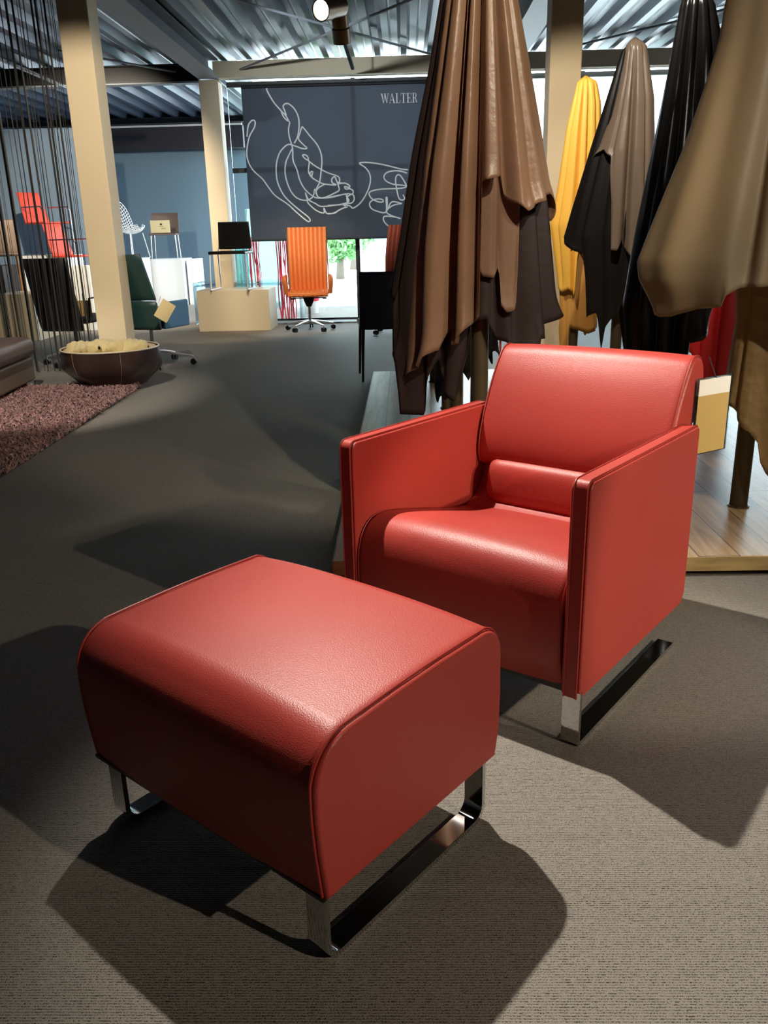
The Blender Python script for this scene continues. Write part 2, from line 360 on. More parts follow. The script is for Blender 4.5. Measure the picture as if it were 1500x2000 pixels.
ART = [(A, [(405,150),(420,200),(500,335),(600,450),(650,500),(690,575),(640,540),(605,480),(600,450)]),
 (A, [(690,575),(705,600),(690,680),(700,780),(730,880),(745,960),(750,1090),(800,1210),(835,1340),(900,1460),(1000,1550),(1080,1580),(1250,1570),(1420,1530),(1450,1560),(1455,1640),(1140,1690),(1040,1650),(950,1600),(910,1510),(935,1600),(950,1650),(1050,1740),(1150,1775),(1150,1710),(1190,1780),(1280,1775),(1380,1720),(1460,1695)]),
 (A, [(660,500),(640,440),(620,390),(640,355),(690,352),(760,410),(810,500),(828,600),(820,720),(800,800),(765,865)]),
 (A, [(740,890),(690,880),(630,920),(570,1000),(535,1120),(530,1250),(550,1380),(620,1530),(720,1640),(850,1750),(940,1820),(970,1860),(960,1885),(920,1870),(800,1770),(680,1660),(520,1550),(430,1440),(350,1330),(240,1230),(180,1140),(150,1040),(150,930),(180,780),(245,660),(255,590),(235,565),(200,580),(165,640),(150,770),(152,770)]),
 (A, [(735,940),(690,1030),(655,1120),(645,1250),(680,1400),(740,1520),(820,1590),(920,1610),(990,1580),(1020,1530),(1030,1470),(1045,1480),(1060,1540),(1090,1580)]),
 (A, [(740,890),(800,910),(870,935),(930,930),(880,880),(820,810),(840,730),(860,665),(880,660),(960,760),(1060,880),(1110,990),(1125,1100),(1115,1220),(1095,1370),(1050,1470),(1060,1540)]),
 (A, [(870,1020),(900,1060),(945,1085),(940,1040),(900,1015),(870,1020)]),
 (A, [(945,1090),(1050,1170),(1200,1250),(1320,1290),(1355,1330),(1340,1400),(1310,1340),(1290,1300),(1255,1330),(1260,1380),(1310,1410),(1150,1395),(1050,1350),(985,1300),(950,1230),(960,1120),(950,1090)]),
 (A, [(980,1300),(970,1260),(985,1235),(1005,1240),(990,1300)]),
 (A, [(1160,1400),(1090,1440),(1050,1490),(1070,1560),(1150,1575),(1300,1510),(1350,1470),(1330,1380),(1370,1385),(1440,1390),(1480,1420)]),
 (B, [(140,1265),(210,1260),(260,1290),(250,1310),(200,1300),(215,1330),(260,1325),(300,1350),(290,1390),(235,1385),(225,1420),(290,1390),(315,1440),(290,1490),(235,1490),(225,1400)]),
 (B, [(0,1430),(200,1390),(225,1400),(235,1490),(180,1510),(0,1525)]),
 (B, [(0,1620),(80,1615),(130,1580),(210,1540),(180,1510),(265,1530),(300,1555),(380,1500),(450,1400),(500,1270),(500,1160),(450,1080),(380,1030),(400,1015),(520,1018),(680,1045),(860,1090),(950,1100)]),
 (B, [(940,1140),(850,1115),(760,1115),(690,1140),(665,1190),(700,1240),(790,1275),(935,1290),(870,1320),(640,1330),(530,1350),(490,1380),(520,1440),(600,1480),(655,1480),(640,1450),(560,1450),(500,1490),(510,1550),(580,1590),(690,1600),(690,1440),(705,1440),(710,1560),(760,1480),(880,1500)]),
 (B, [(930,1280),(870,1180),(830,1160),(805,1200),(810,1290),(840,1430),(880,1460),(910,1440),(890,1395)]),
 (B, [(880,1500),(780,1520),(710,1570),(700,1610),(760,1645),(860,1680),(820,1665),(680,1650),(660,1690),(690,1740),(760,1790),(850,1810)])]
mb = MB()
for f, pl in ART:
    pts = []
    for p in pl:
        q = aty(*f(p), 11.572); pts.append((max(q.x, BX0+.01)-ox, q.y-11.58, q.z-oz))
    mb.tube(catmull(pts, 4), .0095, 6, flat=(1, .35) if False else None)
o = mb.build('line_drawing', 'line', blind); 
# printed word WALTER in a high contrast serif
q0 = aty(744, 202, 11.572); q1 = aty(816, 197, 11.572)
hh = aty(744, 183, 11.572).z-q0.z
GL = {  # quads in a unit box (x0y0,x1y1...) : (list of polygons), advance
 'W': ([[(.0,1),(.24,1),(.24,.96),(0,.96)],[(.05,.98),(.2,.98),(.40,0),(.34,0)],[(.34,0),(.38,0),(.56,.9),(.53,.98)],[(.42,1),(.66,1),(.66,.96),(.42,.96)],[(.47,.98),(.62,.98),(.82,0),(.76,0)],[(.76,0),(.80,0),(1.0,.98),(.96,.98)],[(.88,1),(1.08,1),(1.08,.96),(.88,.96)]], 1.08),
 'A': ([[(.08,.02),(.12,.02),(.40,1),(.36,1)],[(.36,1),(.42,1),(.74,.02),(.58,.02)],[(.2,.34),(.56,.34),(.56,.30),(.2,.30)],[(0,0),(.22,0),(.22,.04),(0,.04)],[(.5,0),(.82,0),(.82,.04),(.5,.04)]], .84),
 'L': ([[(.1,0),(.24,0),(.24,1),(.1,1)],[(0,0),(.62,0),(.62,.04),(0,.04)],[(0,1),(.34,1),(.34,.96),(0,.96)],[(.58,0),(.62,0),(.64,.3),(.61,.3)]], .68),
 'T': ([[(.28,0),(.42,0),(.42,1),(.28,1)],[(0,1),(.7,1),(.7,.96),(0,.96)],[(.16,0),(.54,0),(.54,.04),(.16,.04)],[(0,1),(.03,1),(.03,.72),(0,.72)],[(.67,1),(.7,1),(.7,.72),(.67,.72)]], .76),
 'E': ([[(.1,0),(.24,0),(.24,1),(.1,1)],[(0,0),(.62,0),(.62,.04),(0,.04)],[(0,1),(.6,1),(.6,.96),(0,.96)],[(.24,.52),(.46,.52),(.46,.48),(.24,.48)],[(.58,0),(.62,0),(.64,.3),(.61,.3)],[(.56,1),(.6,1),(.61,.74),(.58,.74)],[(.44,.62),(.47,.62),(.47,.38),(.44,.38)]], .70),
 'R': ([[(.1,0),(.24,0),(.24,1),(.1,1)],[(0,0),(.34,0),(.34,.04),(0,.04)],[(0,1),(.44,1),(.44,.96),(0,.96)],[(.24,.52),(.44,.52),(.44,.48),(.24,.48)],[(.44,1),(.54,.94),(.60,.75),(.54,.56),(.44,.48),(.46,.58),(.47,.75),(.46,.9)],[(.40,.5),(.50,.44),(.62,.12),(.72,.02),(.66,0),(.52,.04),(.46,.3),(.36,.48)]], .74)}
mb = MB(); x = 0
tot = sum(GL[c][1]*1.02 for c in 'WALTER'); sx = (q1.x-q0.x)/tot
for ci, c in enumerate('WALTER'):
    for pg in GL[c][0]:
        off = .0004*ci
        mb.prism([(q0.x-ox+(x+a)*sx, q0.z-oz+b*hh) for a, b in pg], -.0075-.0, -.004, axis='y')
    x += GL[c][1]*1.02
mb.build('printed_word', 'line', blind, smooth=False)

# bracing rods under the deck, each from end to end
def rod(name, p, q, z, label, r=.014):
    a = atz(*p, z) if False else None
RZ = 3.14
def rodpx(p, q, z, label, ext=(0, 0)):
    a = atz(*p, z); b = atz(*q, z); d = (b-a)
    a2 = a-d*ext[0]; b2 = b+d*ext[1]
    o = MB().tube([a2, b2], .013, 8).build('bracing_rod', 'steel'); tag(o, label, 'rod', 'bracing rods under the roof deck'); return o
rodpx((466, 2), (831, 103), 3.18, 'grey bracing rod under the roof deck, falling to the right behind the spotlight', (.3, .1))
rodpx((796, 2), (461, 139), 3.12, 'grey bracing rod under the roof deck, falling to the left to the fascia corner', (.3, 0))
rodpx((213, 117), (356, 143), 3.14, 'grey bracing rod over the left bay, between the two cream columns', (.6, .05))
rodpx((1130, 88), (1320, 42), 3.215, 'pale bracing rod above the brown satin hide on the right', (.05, .8))
# track rail with spotlights
def spot_fixture(name, loc, aim, label, lens=True):
    e = empty(name, loc, 0, label, 'spotlight', 'spotlights on the track')
    d = (Vector(aim)-Vector(loc)).normalized(); q = d.to_track_quat('Z', 'Y').to_matrix().to_4x4()
    mb = MB(); mb.lathe([(.001, -.16), (.05, -.16), (.07, -.145), (.07, .02), (.078, .03), (.078, .14), (.068, .14), (.064, .08)], 28)
    mb.bm.transform(q); mb.build('housing', 'metalbrown', e)
    mb = MB(); mb.lathe([(.001, .09), (.066, .09)], 24); mb.bm.transform(q); mb.build('lens', 'lens', e)
    MB().box(-.012, .012, -.012, .012, .0, .17).build('bracket', 'plastic', e, smooth=False)
    return e
RX = atz(668, 75, 2.95)
far = aty(690, 145, 11.2)
tr = empty('lighting_track', (far.x, 3.0, 2.99), 0, 'thin dark lighting track running away towards the window under the roof', 'track')
MB().box(-.02, .02, 0, 8.1, 0, .035, bev=.004, seg=1).build('rail', 'dksteel', tr, smooth=False)
for yy in (1.0, 4.0, 7.0): MB().cyl((0, yy, .03), (0, yy, .25), .006, n=8).build('hanger', 'chrome2', tr)
sp = aty(646, 16, 7.3); spot_fixture('spotlight', (sp.x, 7.3, sp.z), (sp.x-1.6, 4.5, 1.9), 'bronze spotlight with bright lens aimed to the left, nearer the top edge')
sp2 = aty(665, 48, 8.1); spot_fixture('spotlight', (sp2.x, 8.1, sp2.z), (sp2.x+.15, 9.3, .2), 'bronze spotlight pointing down the room just below the lit one')
tl = atz(145, 180, 2.93); tl0 = atz(0, 115, 2.93)
o = empty('lighting_track', (tl.x, tl0.y-2, 2.93), 0, 'lighting track with pale glints seen through the string curtain', 'track')
MB().box(-.015, .015, 0, tl.y-tl0.y+2.4, 0, .03).build('rail', 'chrome2', o, smooth=False)
#===PART3===
# ------------------------------------------------------------------ armchair
CH = empty('armchair', (.3839, 1.690, 0), math.radians(53.43), 'red leather armchair with low square arms and chrome sled runners', 'armchair')
D = .6935; W = .699; ZB = .1214; TA = .045
def shr(mb, k=-.0122):
    for v in mb.bm.verts: v.co.z += k*v.co.x
    return mb
def arm_outline(ins=0, r=.022):
    x0, x1, z0, z1 = ins, D-ins, ZB+ins, ZB+.5226-ins
    return [(x0, z0+.004)] + [(x0, z1-r)] + arc(x0+r, z1-r, r, 180, 90, 6)[1:] + arc(x1-r*.7, z1-r*.7, r*.7, 90, 0, 5) + [(x1, z0+.03), (x1-.02, z0)] + [(x0+.012, z0)]
def arm(y0, y1, label, inner):
    a = shr(MB().prism(arm_outline(.0), y0+.006, y1-.006, bev=.0035)).build('arm', 'red', CH, ang=50); a['label'] = label
    # the padded side panels, seamed on
    op = arm_outline(.0035)
    if inner == 'y0':   # inner face towards low y
        yi, yo = y0, y1
    ol = shr(MB().prism(op, (y1-.0075), y1+.0012, bev=.004)); ol2 = shr(MB().prism(op, y0-.0012, y0+.0075, bev=.004))
    outer, inn = (ol, ol2) if inner == 'y0' else (ol2, ol)
    outer.build('side_panel', 'red', a, ang=50)
    inn.build('side_panel', 'red', a, ang=50)
    for yy in (y0+.007, y1-.007):
        pts = [(x, yy, z) for x, z in arm_outline(-.0008)]
        shr(MB().tube(pts, .0017, 6, close=True)).build('piping', 'redpipe', a)
    return a
arm(0, TA, 'right-hand arm as seen, nearest the platform', 'y1')
arm(W-TA, W, 'left-hand arm as seen', 'y0')
# shell between the arms: underside, back
yi0, yi1 = TA+.002, W-TA-.002
back = [(.10, ZB+.012), (.10, .26), (.34, .30), (.50, .327), (.559, .347), (.612, .376), (.645, .425), (.660, .48), (.668, .63), (.690, .645), (.6935, .61), (.6935, ZB+.02)]
shr(MB().prism(back, yi0, yi1, bev=.004)).build('back_shell', 'red', CH, ang=40)
# seat cushion with waterfall front, crowned across the width
def sweep(profile, y0, y1, crown, ny=26, endround=.02, closed=True):
    P = catmull([(a, 0, b) for a, b in profile], 5)
    cx = sum(p.x for p in P)/len(P); cz = sum(p.z for p in P)/len(P)
    mb = MB(); rows = []
    ys = []
    for i in range(ny+1):
        t = i/ny; ys.append(t)
    ts = [0, .0, .004, .012, .025]+[.05+.9*i/ny for i in range(ny+1)]+[.975, .988, .996, 1, 1]
    for j, t in enumerate(ts):
        e = min(t, 1-t)*(y1-y0)
        s_ = 1 if e >= endround else math.sqrt(max(0, 1-((endround-e)/endround)**2))
        k = crown*(1-(abs(2*t-1))**3.0)
        row = []
        for p in P:
            dx = p.x-cx; dz = p.z-cz; Ld = math.hypot(dx, dz)
            sh = (1-s_)*endround
            f = max(0, (Ld-sh)/Ld) if Ld > 1e-6 else 1
            up = max(0, dz/(abs(dz)+.05))
            fr = max(0, -dx/(abs(dx)+.05))
            row.append(Vector((cx+dx*f-k*.5*fr*max(0, 1-abs(dz)*3), y0+t*(y1-y0), cz+dz*f+k*up)))
        rows.append(row)
    V = [[mb.bm.verts.new(q) for q in r] for r in rows[1:-1]]
    n = len(P)
    for a, b in zip(V, V[1:]):
        for k in range(n): mb.bm.faces.new((a[k], a[(k+1) % n], b[(k+1) % n], b[k]))
    mb.bm.faces.new(V[0]); mb.bm.faces.new(V[-1][::-1])
    return mb
seat = [(.035, .118), (.012, .20), (.006, .30), (.014, .365), (.040, .408), (.085, .428), (.15, .424), (.30, .388), (.45, .350), (.55, .333), (.60, .325), (.61, .30), (.40, .27), (.20, .25), (.12, .20), (.11, .13), (.07, .116)]
sc = sweep(seat, TA+.008, W-TA-.003, .014, endround=.012).build('seat_cushion', 'red', CH, ang=60)
for yy in (TA+.0105, W-TA-.0055):
    pts = [(x-.0005, yy, z+.0012) for x, z in [(p.x, p.z) for p in catmull([(a, 0, b) for a, b in seat[:11]], 6)]]
    MB().tube(pts, .0018, 6).build('piping', 'redpipe', sc)
lum = [(.590, .328), (.572, .36), (.570, .40), (.576, .445), (.592, .470), (.62, .478), (.655, .46), (.655, .36), (.63, .328)]
sweep(lum, TA+.035, W-TA-.05, .004, endround=.03).build('lumbar_cushion', 'red', CH, ang=60)
pil = [(.635, .445), (.612, .462), (.603, .50), (.612, .56), (.640, .635), (.680, .712), (.715, .765), (.742, .795), (.775, .806), (.812, .797), (.836, .768), (.838, .725), (.815, .66), (.778, .60), (.74, .55), (.70, .50), (.665, .455)]
hp = sweep(pil, TA+.002, W-TA-.002, .008, endround=.016).build('back_cushion', 'red', CH, ang=60)
for yy in (TA+.010, W-TA-.010):
    pts = [(x-.0012, yy, z+.001) for x, z in [(p.x, p.z) for p in catmull([(a, 0, b) for a, b in pil[1:14]], 6)]]
    MB().tube(pts, .0022, 6).build('piping', 'redpipe', hp)
shr(MB().box(.03, D-.03, .02, W-.02, ZB-.004, ZB+.012)).build('base_lining', 'plastic', CH, smooth=False)
# chrome cantilever runners
for k, (y0, lab) in enumerate(((-.004, None), (W-.042, None))):
    p = [(.006, ZB+.02), (.006, .012)]+arc(.014, .0125, .0075, 180, 270, 4)[1:]+[(.30, .0055), (.6216, .0055)]
    MB().strip(p, y0, y0+.044, .011).build('runner', 'chrome', CH, ang=30)

tagc = empty('hanging_tag', CH.matrix_world @ Vector((0, 0, 0)), 0)
bpy.data.objects.remove(tagc)
ta = CH.rotation_euler.z
def chw(x, y, z):
    c, s = math.cos(ta), math.sin(ta); return Vector((.3839+c*x-s*y, 1.690+s*x+c*y, z))
hb_ = aty(1384, 884, 2.36)
t = empty('hanging_tag', hb_, math.radians(-58), 'kraft price card in a clear sleeve hanging behind the red armchair back cushion', 'tag')
MB().box(-.004, -.001, -.075, .075, .0, .22, bev=.001, seg=1).build('sleeve', 'acryl', t, smooth=False)
MB().box(-.0008, .001, -.068, .062, .004, .17).build('card', 'kraft', t, smooth=False)
MB().box(-.0012, .0012, -.068, .062, .17, .215).build('header', 'paperw', t, smooth=False)
MB().tube([(0, 0, .215), (-.03, .0, .27)], .0015, 6).build('cord', 'ink', t)

# ------------------------------------------------------------------ footstool
OT = empty('footstool', (-.1476, 1.0527, 0), math.radians(51.75), 'large red leather footstool with rounded top and chrome runners', 'footstool')
OD, OW, OB, OTZ = .512, .6296, .1535, .440
def oprof(ins=0):
    x0, x1 = -.004+ins, OD-ins
    return [(x0+.012, OB), (x0+.002, OB+.09), (x0-.002, OTZ-.13)] + arc(x0+.082, OTZ-.085, .084, 176, 92, 9) + [(x0+.2, OTZ+.004), (x1-.2, OTZ+.006)] + arc(x1-.058, OTZ-.056, .060, 88, 4, 8) + [(x1+.004, OTZ-.15), (x1+.001, OB+.06), (x1-.012, OB)]
P = oprof(); n = len(P)
mb = MB(); rows = []
ts = [0, .006, .016, .03]+[.05+.9*i/24 for i in range(25)]+[.97, .984, .994, 1]
for tt in ts:
    cr = .014*(1-abs(2*tt-1)**2.6); e = min(tt, 1-tt)*OW; dr = -.0035*math.exp(-(e/.006)**2)
    rows.append([Vector((x + (.0 if z < .3 else 0) + (-1 if x < OD/2 else 1)*(cr*.35 if z < OTZ-.03 else 0) + (0), tt*OW, z+(max(0, (z-.36)/.08) if z > .36 else 0)*(cr+dr))) for x, z in P])
mb.grid(rows); 
mb.bm.faces.new([v for v in list(mb.bm.verts)[:n]]); mb.bm.verts.ensure_lookup_table()
mb.bm.faces.new([mb.bm.verts[len(rows)*n-n+i] for i in range(n)])
mb.grid([[rows[0][0], rows[0][-1]], [rows[-1][0], rows[-1][-1]]])
bod = mb.build('upholstery', 'red', OT, ang=60)
for (y0, y1) in ((-.010, .004), (OW-.004, OW+.010)):
    ins = [(x+(.002 if x < OD/2 else -.002), z-(.002 if z > .3 else 0)) for x, z in P]
    sp_ = MB().prism(ins, y0, y1, bev=.007, seg=4).build('side_panel', 'red', OT, ang=50)
    yy = y1-.003 if y0 < 0 else y0+.003
    MB().tube([(x, yy, z+.001) for x, z in [(p.x, p.z) for p in catmull([(a, 0, b) for a, b in P], 3)]], .0026, 8).build('piping', 'redpipe', sp_)
MB().box(.004, OD-.018, -.004, OW+.004, OB-.003, OB+.004).build('base_lining', 'plastic', OT, smooth=False)
for y0 in (.010, OW-.054):
    r = .032; x0 = .026; x1 = .488; th = .011
    p = [(x0, OB+.01), (x0, r+.006)]+arc(x0+r, r+.0055, r, 180, 270, 8)[1:]+arc(x1-r, r+.0055, r, 270, 360, 8)+[(x1, OB+.01)]
    MB().strip(p, y0, y0+.044, th).build('runner', 'chrome', OT, ang=30)

# ------------------------------------------------------------------ oak platform
pl = empty('display_platform', (-.262, 2.705, 0), 0, 'low oak-planked display platform under the hanging hides', 'platform')
PLW = 6.2; PLD = 4.18
MB().box(0, PLW, 0, PLD, .016, .07, bev=.0015, seg=1).build('deck', 'oak', pl, smooth=False)
mb = MB()
mb.box(-.001, PLW, -.004, 0, .017, .068); mb.box(-.004, 0, 0, PLD, .017, .068)
mb.build('edge_board', 'oakedge', pl, smooth=False)
MB().box(.05, PLW-.05, .05, PLD-.05, 0, .016).build('plinth', 'plastic', pl, smooth=False)
PZ = .07
#===PART4===
# ------------------------------------------------------------------ hides on poles
def pole(x, y, h, label, r=.034):
    e = empty('display_pole', (x, y, PZ), 0, label, 'pole', 'bronze poles standing on the platform')
    MB().cyl((0, 0, .003), (0, 0, h-PZ-.05), r, n=28).build('shaft', 'pole', e)
    MB().lathe([(.001, 0), (.042, 0), (.043, .004), (.036, .007)], 28).build('foot', 'pole', e)
    mb = MB(); mb.lathe([(r, h-PZ-.05), (r*.9, h-PZ-.025), (r*.5, h-PZ-.008), (.001, h-PZ-.004)], 20); mb.build('cap', 'pole', e)
    return e
def interp(tab, v):
    tab = sorted(tab)
    if v <= tab[0][0]: return tab[0][1]
    if v >= tab[-1][0]: return tab[-1][1]
    for (a, b), (c, d) in zip(tab, tab[1:]):
        if a <= v <= c: return b+(d-b)*((v-a)/(c-a) if c > a else 0)
def hide(x0, y0, ztop, left, right, contour, pleats, m, label, scale=1.0, depth=.7, back=None, seed=1, amp=.30, n=260, rows=64, wr=.004, group=None, tip=.045, inset=0):
    rnd = random.Random(seed)
    P0 = Vector((x0, y0, 0)); d = Vector((x0, y0, 0)).normalized(); e = Vector((d.y, -d.x, 0))
    def lat(px):   # sight line met with the upright plane through the pole
        r = ray(*px); t = (P0.dot(d))/(r.dot(d)); q = CP+r*t; return q.z, (q-P0).dot(e)
    RL = [(z, abs(l)*scale) for z, l in map(lat, left)]; RR = [(z, abs(l)*scale) for z, l in map(lat, right)]
    RL.append((ztop, tip)); RR.append((ztop, tip))
    capr = lambda z: tip+.62*max(0, ztop-z)**.8
    RL = [(z, min(r_, capr(z))) for z, r_ in RL]; RR = [(z, min(r_, capr(z))) for z, r_ in RR]
    def fill(T):
        out = list(T); zs = [z for z, _ in T if z < ztop-.01]; zt_ = max(zs); rt = interp(T, zt_)
        for k in range(1, 6):
            z = zt_+(ztop-zt_)*k/6; out.append((z, min(capr(z), rt+(tip-rt)*k/6)))
        return out
    RL = fill(RL); RR = fill(RR)
    def radius(phi, z):
        a = interp(RL, z); b = interp(RR, z); s = math.sin(phi)
        if abs(phi) <= pi/2:
            w = .5+.5*s; side = a*(1-w)+b*w
            # ellipse: lateral = side, depth = side*depth
            c = math.cos(phi); return side, side*depth
        w = .5+.5*s; side = a*(1-w)+b*w; return side, side*depth
    def point(phi, z, k=1.0, off=0.0):
        s_, dp = radius(phi, z)
        # blend cross-section so silhouettes keep their own side's radius
        a = interp(RL, z); b = interp(RR, z); s = math.sin(phi)
        L = (a if s < 0 else b)*abs(s); L = math.copysign(L, s)
        dpt = (a+b)/2*depth*(1-inset)*math.cos(phi)
        return P0 + e*(L*k) - d*(dpt*k) + Vector((0, 0, z)) + (e*s-d*math.cos(phi))*off
    # contour pixels -> (phi, z)
    ct = []
    for px in contour:
        r = ray(*px); z = 1.0; dep = .2
        for it in range(8):
            t = (P0.dot(d)-dep)/(r.dot(d)); q = CP+r*t; z = q.z; l = (q-P0).dot(e)
            a = interp(RL, z); b = interp(RR, z); R_ = a if l < 0 else b
            s = max(-1, min(1, l/max(R_, .01))); c = math.sqrt(1-s*s); dep = (a+b)/2*depth*(1-inset)*c
        ct.append((math.asin(s), z))
    for i in range(1, len(ct)):
        if ct[i][0] <= ct[i-1][0]: ct[i] = (ct[i-1][0]+.004, ct[i][1])
    zl, zr = ct[0][1], ct[-1][1]
    bz = back or (zl+zr)/2
    def zbot(phi):
        if ct[0][0] <= phi <= ct[-1][0]: return interp(ct, phi)
        # round the back: ragged scallops
        ph = phi if phi > ct[-1][0] else phi+2*pi
        t = (ph-ct[-1][0])/(2*pi-(ct[-1][0]-ct[0][0]))
        return zr*(1-t)+zl*t + (bz-(zl+zr)/2)*math.sin(pi*t) + .07*math.sin(pi*t)*math.sin(9*ph+seed)
    # pleats: (phi in degrees, half width deg, valley depth)
    PL = [(math.radians(a), math.radians(w), v) for a, w, v in pleats]
    for k in range(7):
        PL.append((math.radians(105+k*25+rnd.uniform(-6, 6)), math.radians(9), .5))
    ks = [(rnd.uniform(5, 14), rnd.uniform(0, 6.28), rnd.uniform(1, 5)) for _ in range(5)]
    def fold(phi, z):
        f = 0
        for c, w, v in PL:
            dd = (phi-c+pi) % (2*pi)-pi
            f -= v*math.exp(-(dd/w)**2)
        return f
    mb = MB(); R = []
    for j in range(rows+1):
        t = j/rows
        row = []
        for i in range(n+1):
            phi = -pi+2*pi*i/n if i < n else pi
            ph = phi
            zb = zbot(ph if ph < pi else -pi)
            z = ztop+(zb-ztop)*(t**.9)
            drop = (ztop-z)
            g = min(1, drop/.12)
            f = fold(ph, z)*amp*g
            wv = sum(math.sin(a*ph+b+c*z) for a, b, c in ks)*.010*min(1, drop/.9)**1.5
            lip = max(0, (t-.90)/.10)**2*(.05*math.sin(7*ph+seed)+.05)
            k = max(.14, 1+f+wv+lip)
            if t == 0: k = .15
            elif drop < .04: k *= math.sqrt(max(.05, min(1, drop/.04)))
            p = point(ph, z, k)
            # keep clear of the pole
            h = Vector((p.x-x0, p.y-y0, 0)); 
            if h.length < .042 and drop > .03: h = h.normalized()*.042 if h.length > 1e-5 else Vector((.042, 0, 0)); p = Vector((x0+h.x, y0+h.y, p.z))
            row.append(p)
        R.append(row)
    for row in R: row[-1] = row[0].copy()
    mb.grid([row for row in R])
    bmesh.ops.remove_doubles(mb.bm, verts=mb.bm.verts, dist=1e-5)
    o = mb.build('leather_hide', m, None, ang=70)
    org = Vector((x0, y0, min(v.co.z for v in o.data.vertices)))
    o.data.transform(Matrix.Translation(-org)); o.location = org
    sm = o.modifiers.new('thickness', 'SOLIDIFY'); sm.thickness = .0022; sm.offset = -1
    tag(o, label, 'leather hide', 'leather hides hung on the poles'); return o

# front-left stack of three hides
X1, Y1 = .285, 3.25
pole(X1, Y1, 2.13, 'bronze display pole carrying the brown hides, directly behind the armchair arm')
L_um = [(856, 0), (835, 130), (800, 300), (775, 450), (756, 570), (762, 700)]; R_um = [(1012, 0), (1035, 130), (1055, 250), (1076, 400), (1093, 600), (1095, 640)]
hide(X1, Y1, 2.10, L_um, R_um, [(757, 572), (766, 584), (774, 600), (769, 680), (786, 702), (792, 770), (790, 808), (816, 812), (819, 775), (832, 742), (848, 700), (852, 735), (868, 770), (893, 786), (899, 745), (912, 690), (918, 628), (952, 622), (960, 640), (974, 664), (990, 668), (1008, 688), (1044, 685), (1047, 662), (1064, 660), (1066, 640), (1092, 612)],
     [(-72, 6, .4), (-45, 6, .5), (-28, 5, .6), (-8, 6, .5), (12, 6, .6), (30, 7, .5), (62, 7, .4)], 'umber', 'dark umber hide hanging innermost under the two brown hides', scale=.97, seed=3, amp=.25, inset=.62)
L_b = [(869, 0), (848, 150), (822, 330), (806, 480), (797, 640), (790, 740)]; R_b = [(1012, 0), (1035, 130), (1055, 250), (1075, 375)]
hide(X1, Y1, 2.115, L_b, R_b, [(850, 470), (900, 500), (938, 530), (942, 540), (966, 543), (974, 515), (976, 596), (985, 610), (1000, 606), (1006, 575), (1010, 440), (1030, 380), (1050, 330)],
     [(-50, 6, .5), (-15, 5, .5), (14, 3, .4), (40, 5, .5)], 'brown2', 'chestnut brown hide whose rounded flaps show beneath the outer brown hide', scale=.94, seed=5, amp=.22, inset=.42)
hide(X1, Y1, 2.13, L_b, R_b, [(789, 738), (795, 735), (820, 712), (846, 686), (850, 655), (853, 640), (857, 660), (868, 676), (881, 675), (893, 658), (912, 640), (934, 620), (937, 560), (931, 400), (925, 356), (932, 352), (950, 350), (978, 344), (990, 322), (1000, 340), (1003, 375), (1010, 394), (1027, 412), (1050, 395), (1074, 378)],
     [(-58, 5, .25), (-33, 4.2, 1.15), (-24, 3, .7), (-6.5, 3.2, 1.1), (-1, 3, .6), (22, 3.6, 1.2), (28, 3, .7), (50, 5, .25)], 'brown', 'large mid-brown hide draped in long pleats, outermost on the front left pole', seed=2, amp=.42)

# poles and hides behind it in the same row
for (yy, l) in ((4.3, 'second bronze pole back in the left row, partly behind a black hide'), (5.33, 'third bronze pole back in the left row, short lit stretch visible'), (6.33, 'rearmost pole of the left row, near the platform far edge')):
    pole(.262 if yy < 6 else .215, yy, 2.13 if yy < 5 else 2.1, l)
def mirror(L, cx): return [(2*cx-x, y) for x, y in L]
def prj(p):
    q = RM.transposed() @ (Vector(p)-CP); return (750+F_PX*q.x/-q.z, 1000-F_PX*q.y/-q.z)
def cone_px(x0, y0, zt, prof):   # generic silhouettes from real radii: [(z, r)]
    d = Vector((x0, y0, 0)).normalized(); e = Vector((d.y, -d.x, 0)); P0 = Vector((x0, y0, 0))
    return [prj(P0-e*r+Vector((0, 0, z))) for z, r in prof], [prj(P0+e*r+Vector((0, 0, z))) for z, r in prof]
l, r = cone_px(.262, 4.3, 2.13, [(1.9, .09), (1.5, .15), (1.1, .19), (.6, .21), (.3, .2)])
hide(.262, 4.3, 2.12, l, r, [(838, 700), (846, 745), (858, 790), (863, 770), (872, 782), (880, 765), (900, 720), (915, 745), (925, 700)], [(-40, 8, .5), (0, 7, .6), (35, 8, .5)], 'black', 'black hide on the second pole of the left row, its tip low over the platform', seed=11, n=160, rows=40)
l, r = cone_px(.262, 5.33, 2.1, [(1.9, .08), (1.5, .13), (1.1, .17), (.7, .19)])
hide(.262, 5.33, 2.1, l, r, [(835, 640), (850, 690), (865, 700), (885, 680), (905, 650)], [(-40, 8, .5), (0, 7, .6), (35, 8, .5)], 'umber', 'dark hide on the third pole of the left row, seen between the front hides', seed=12, n=120, rows=30)

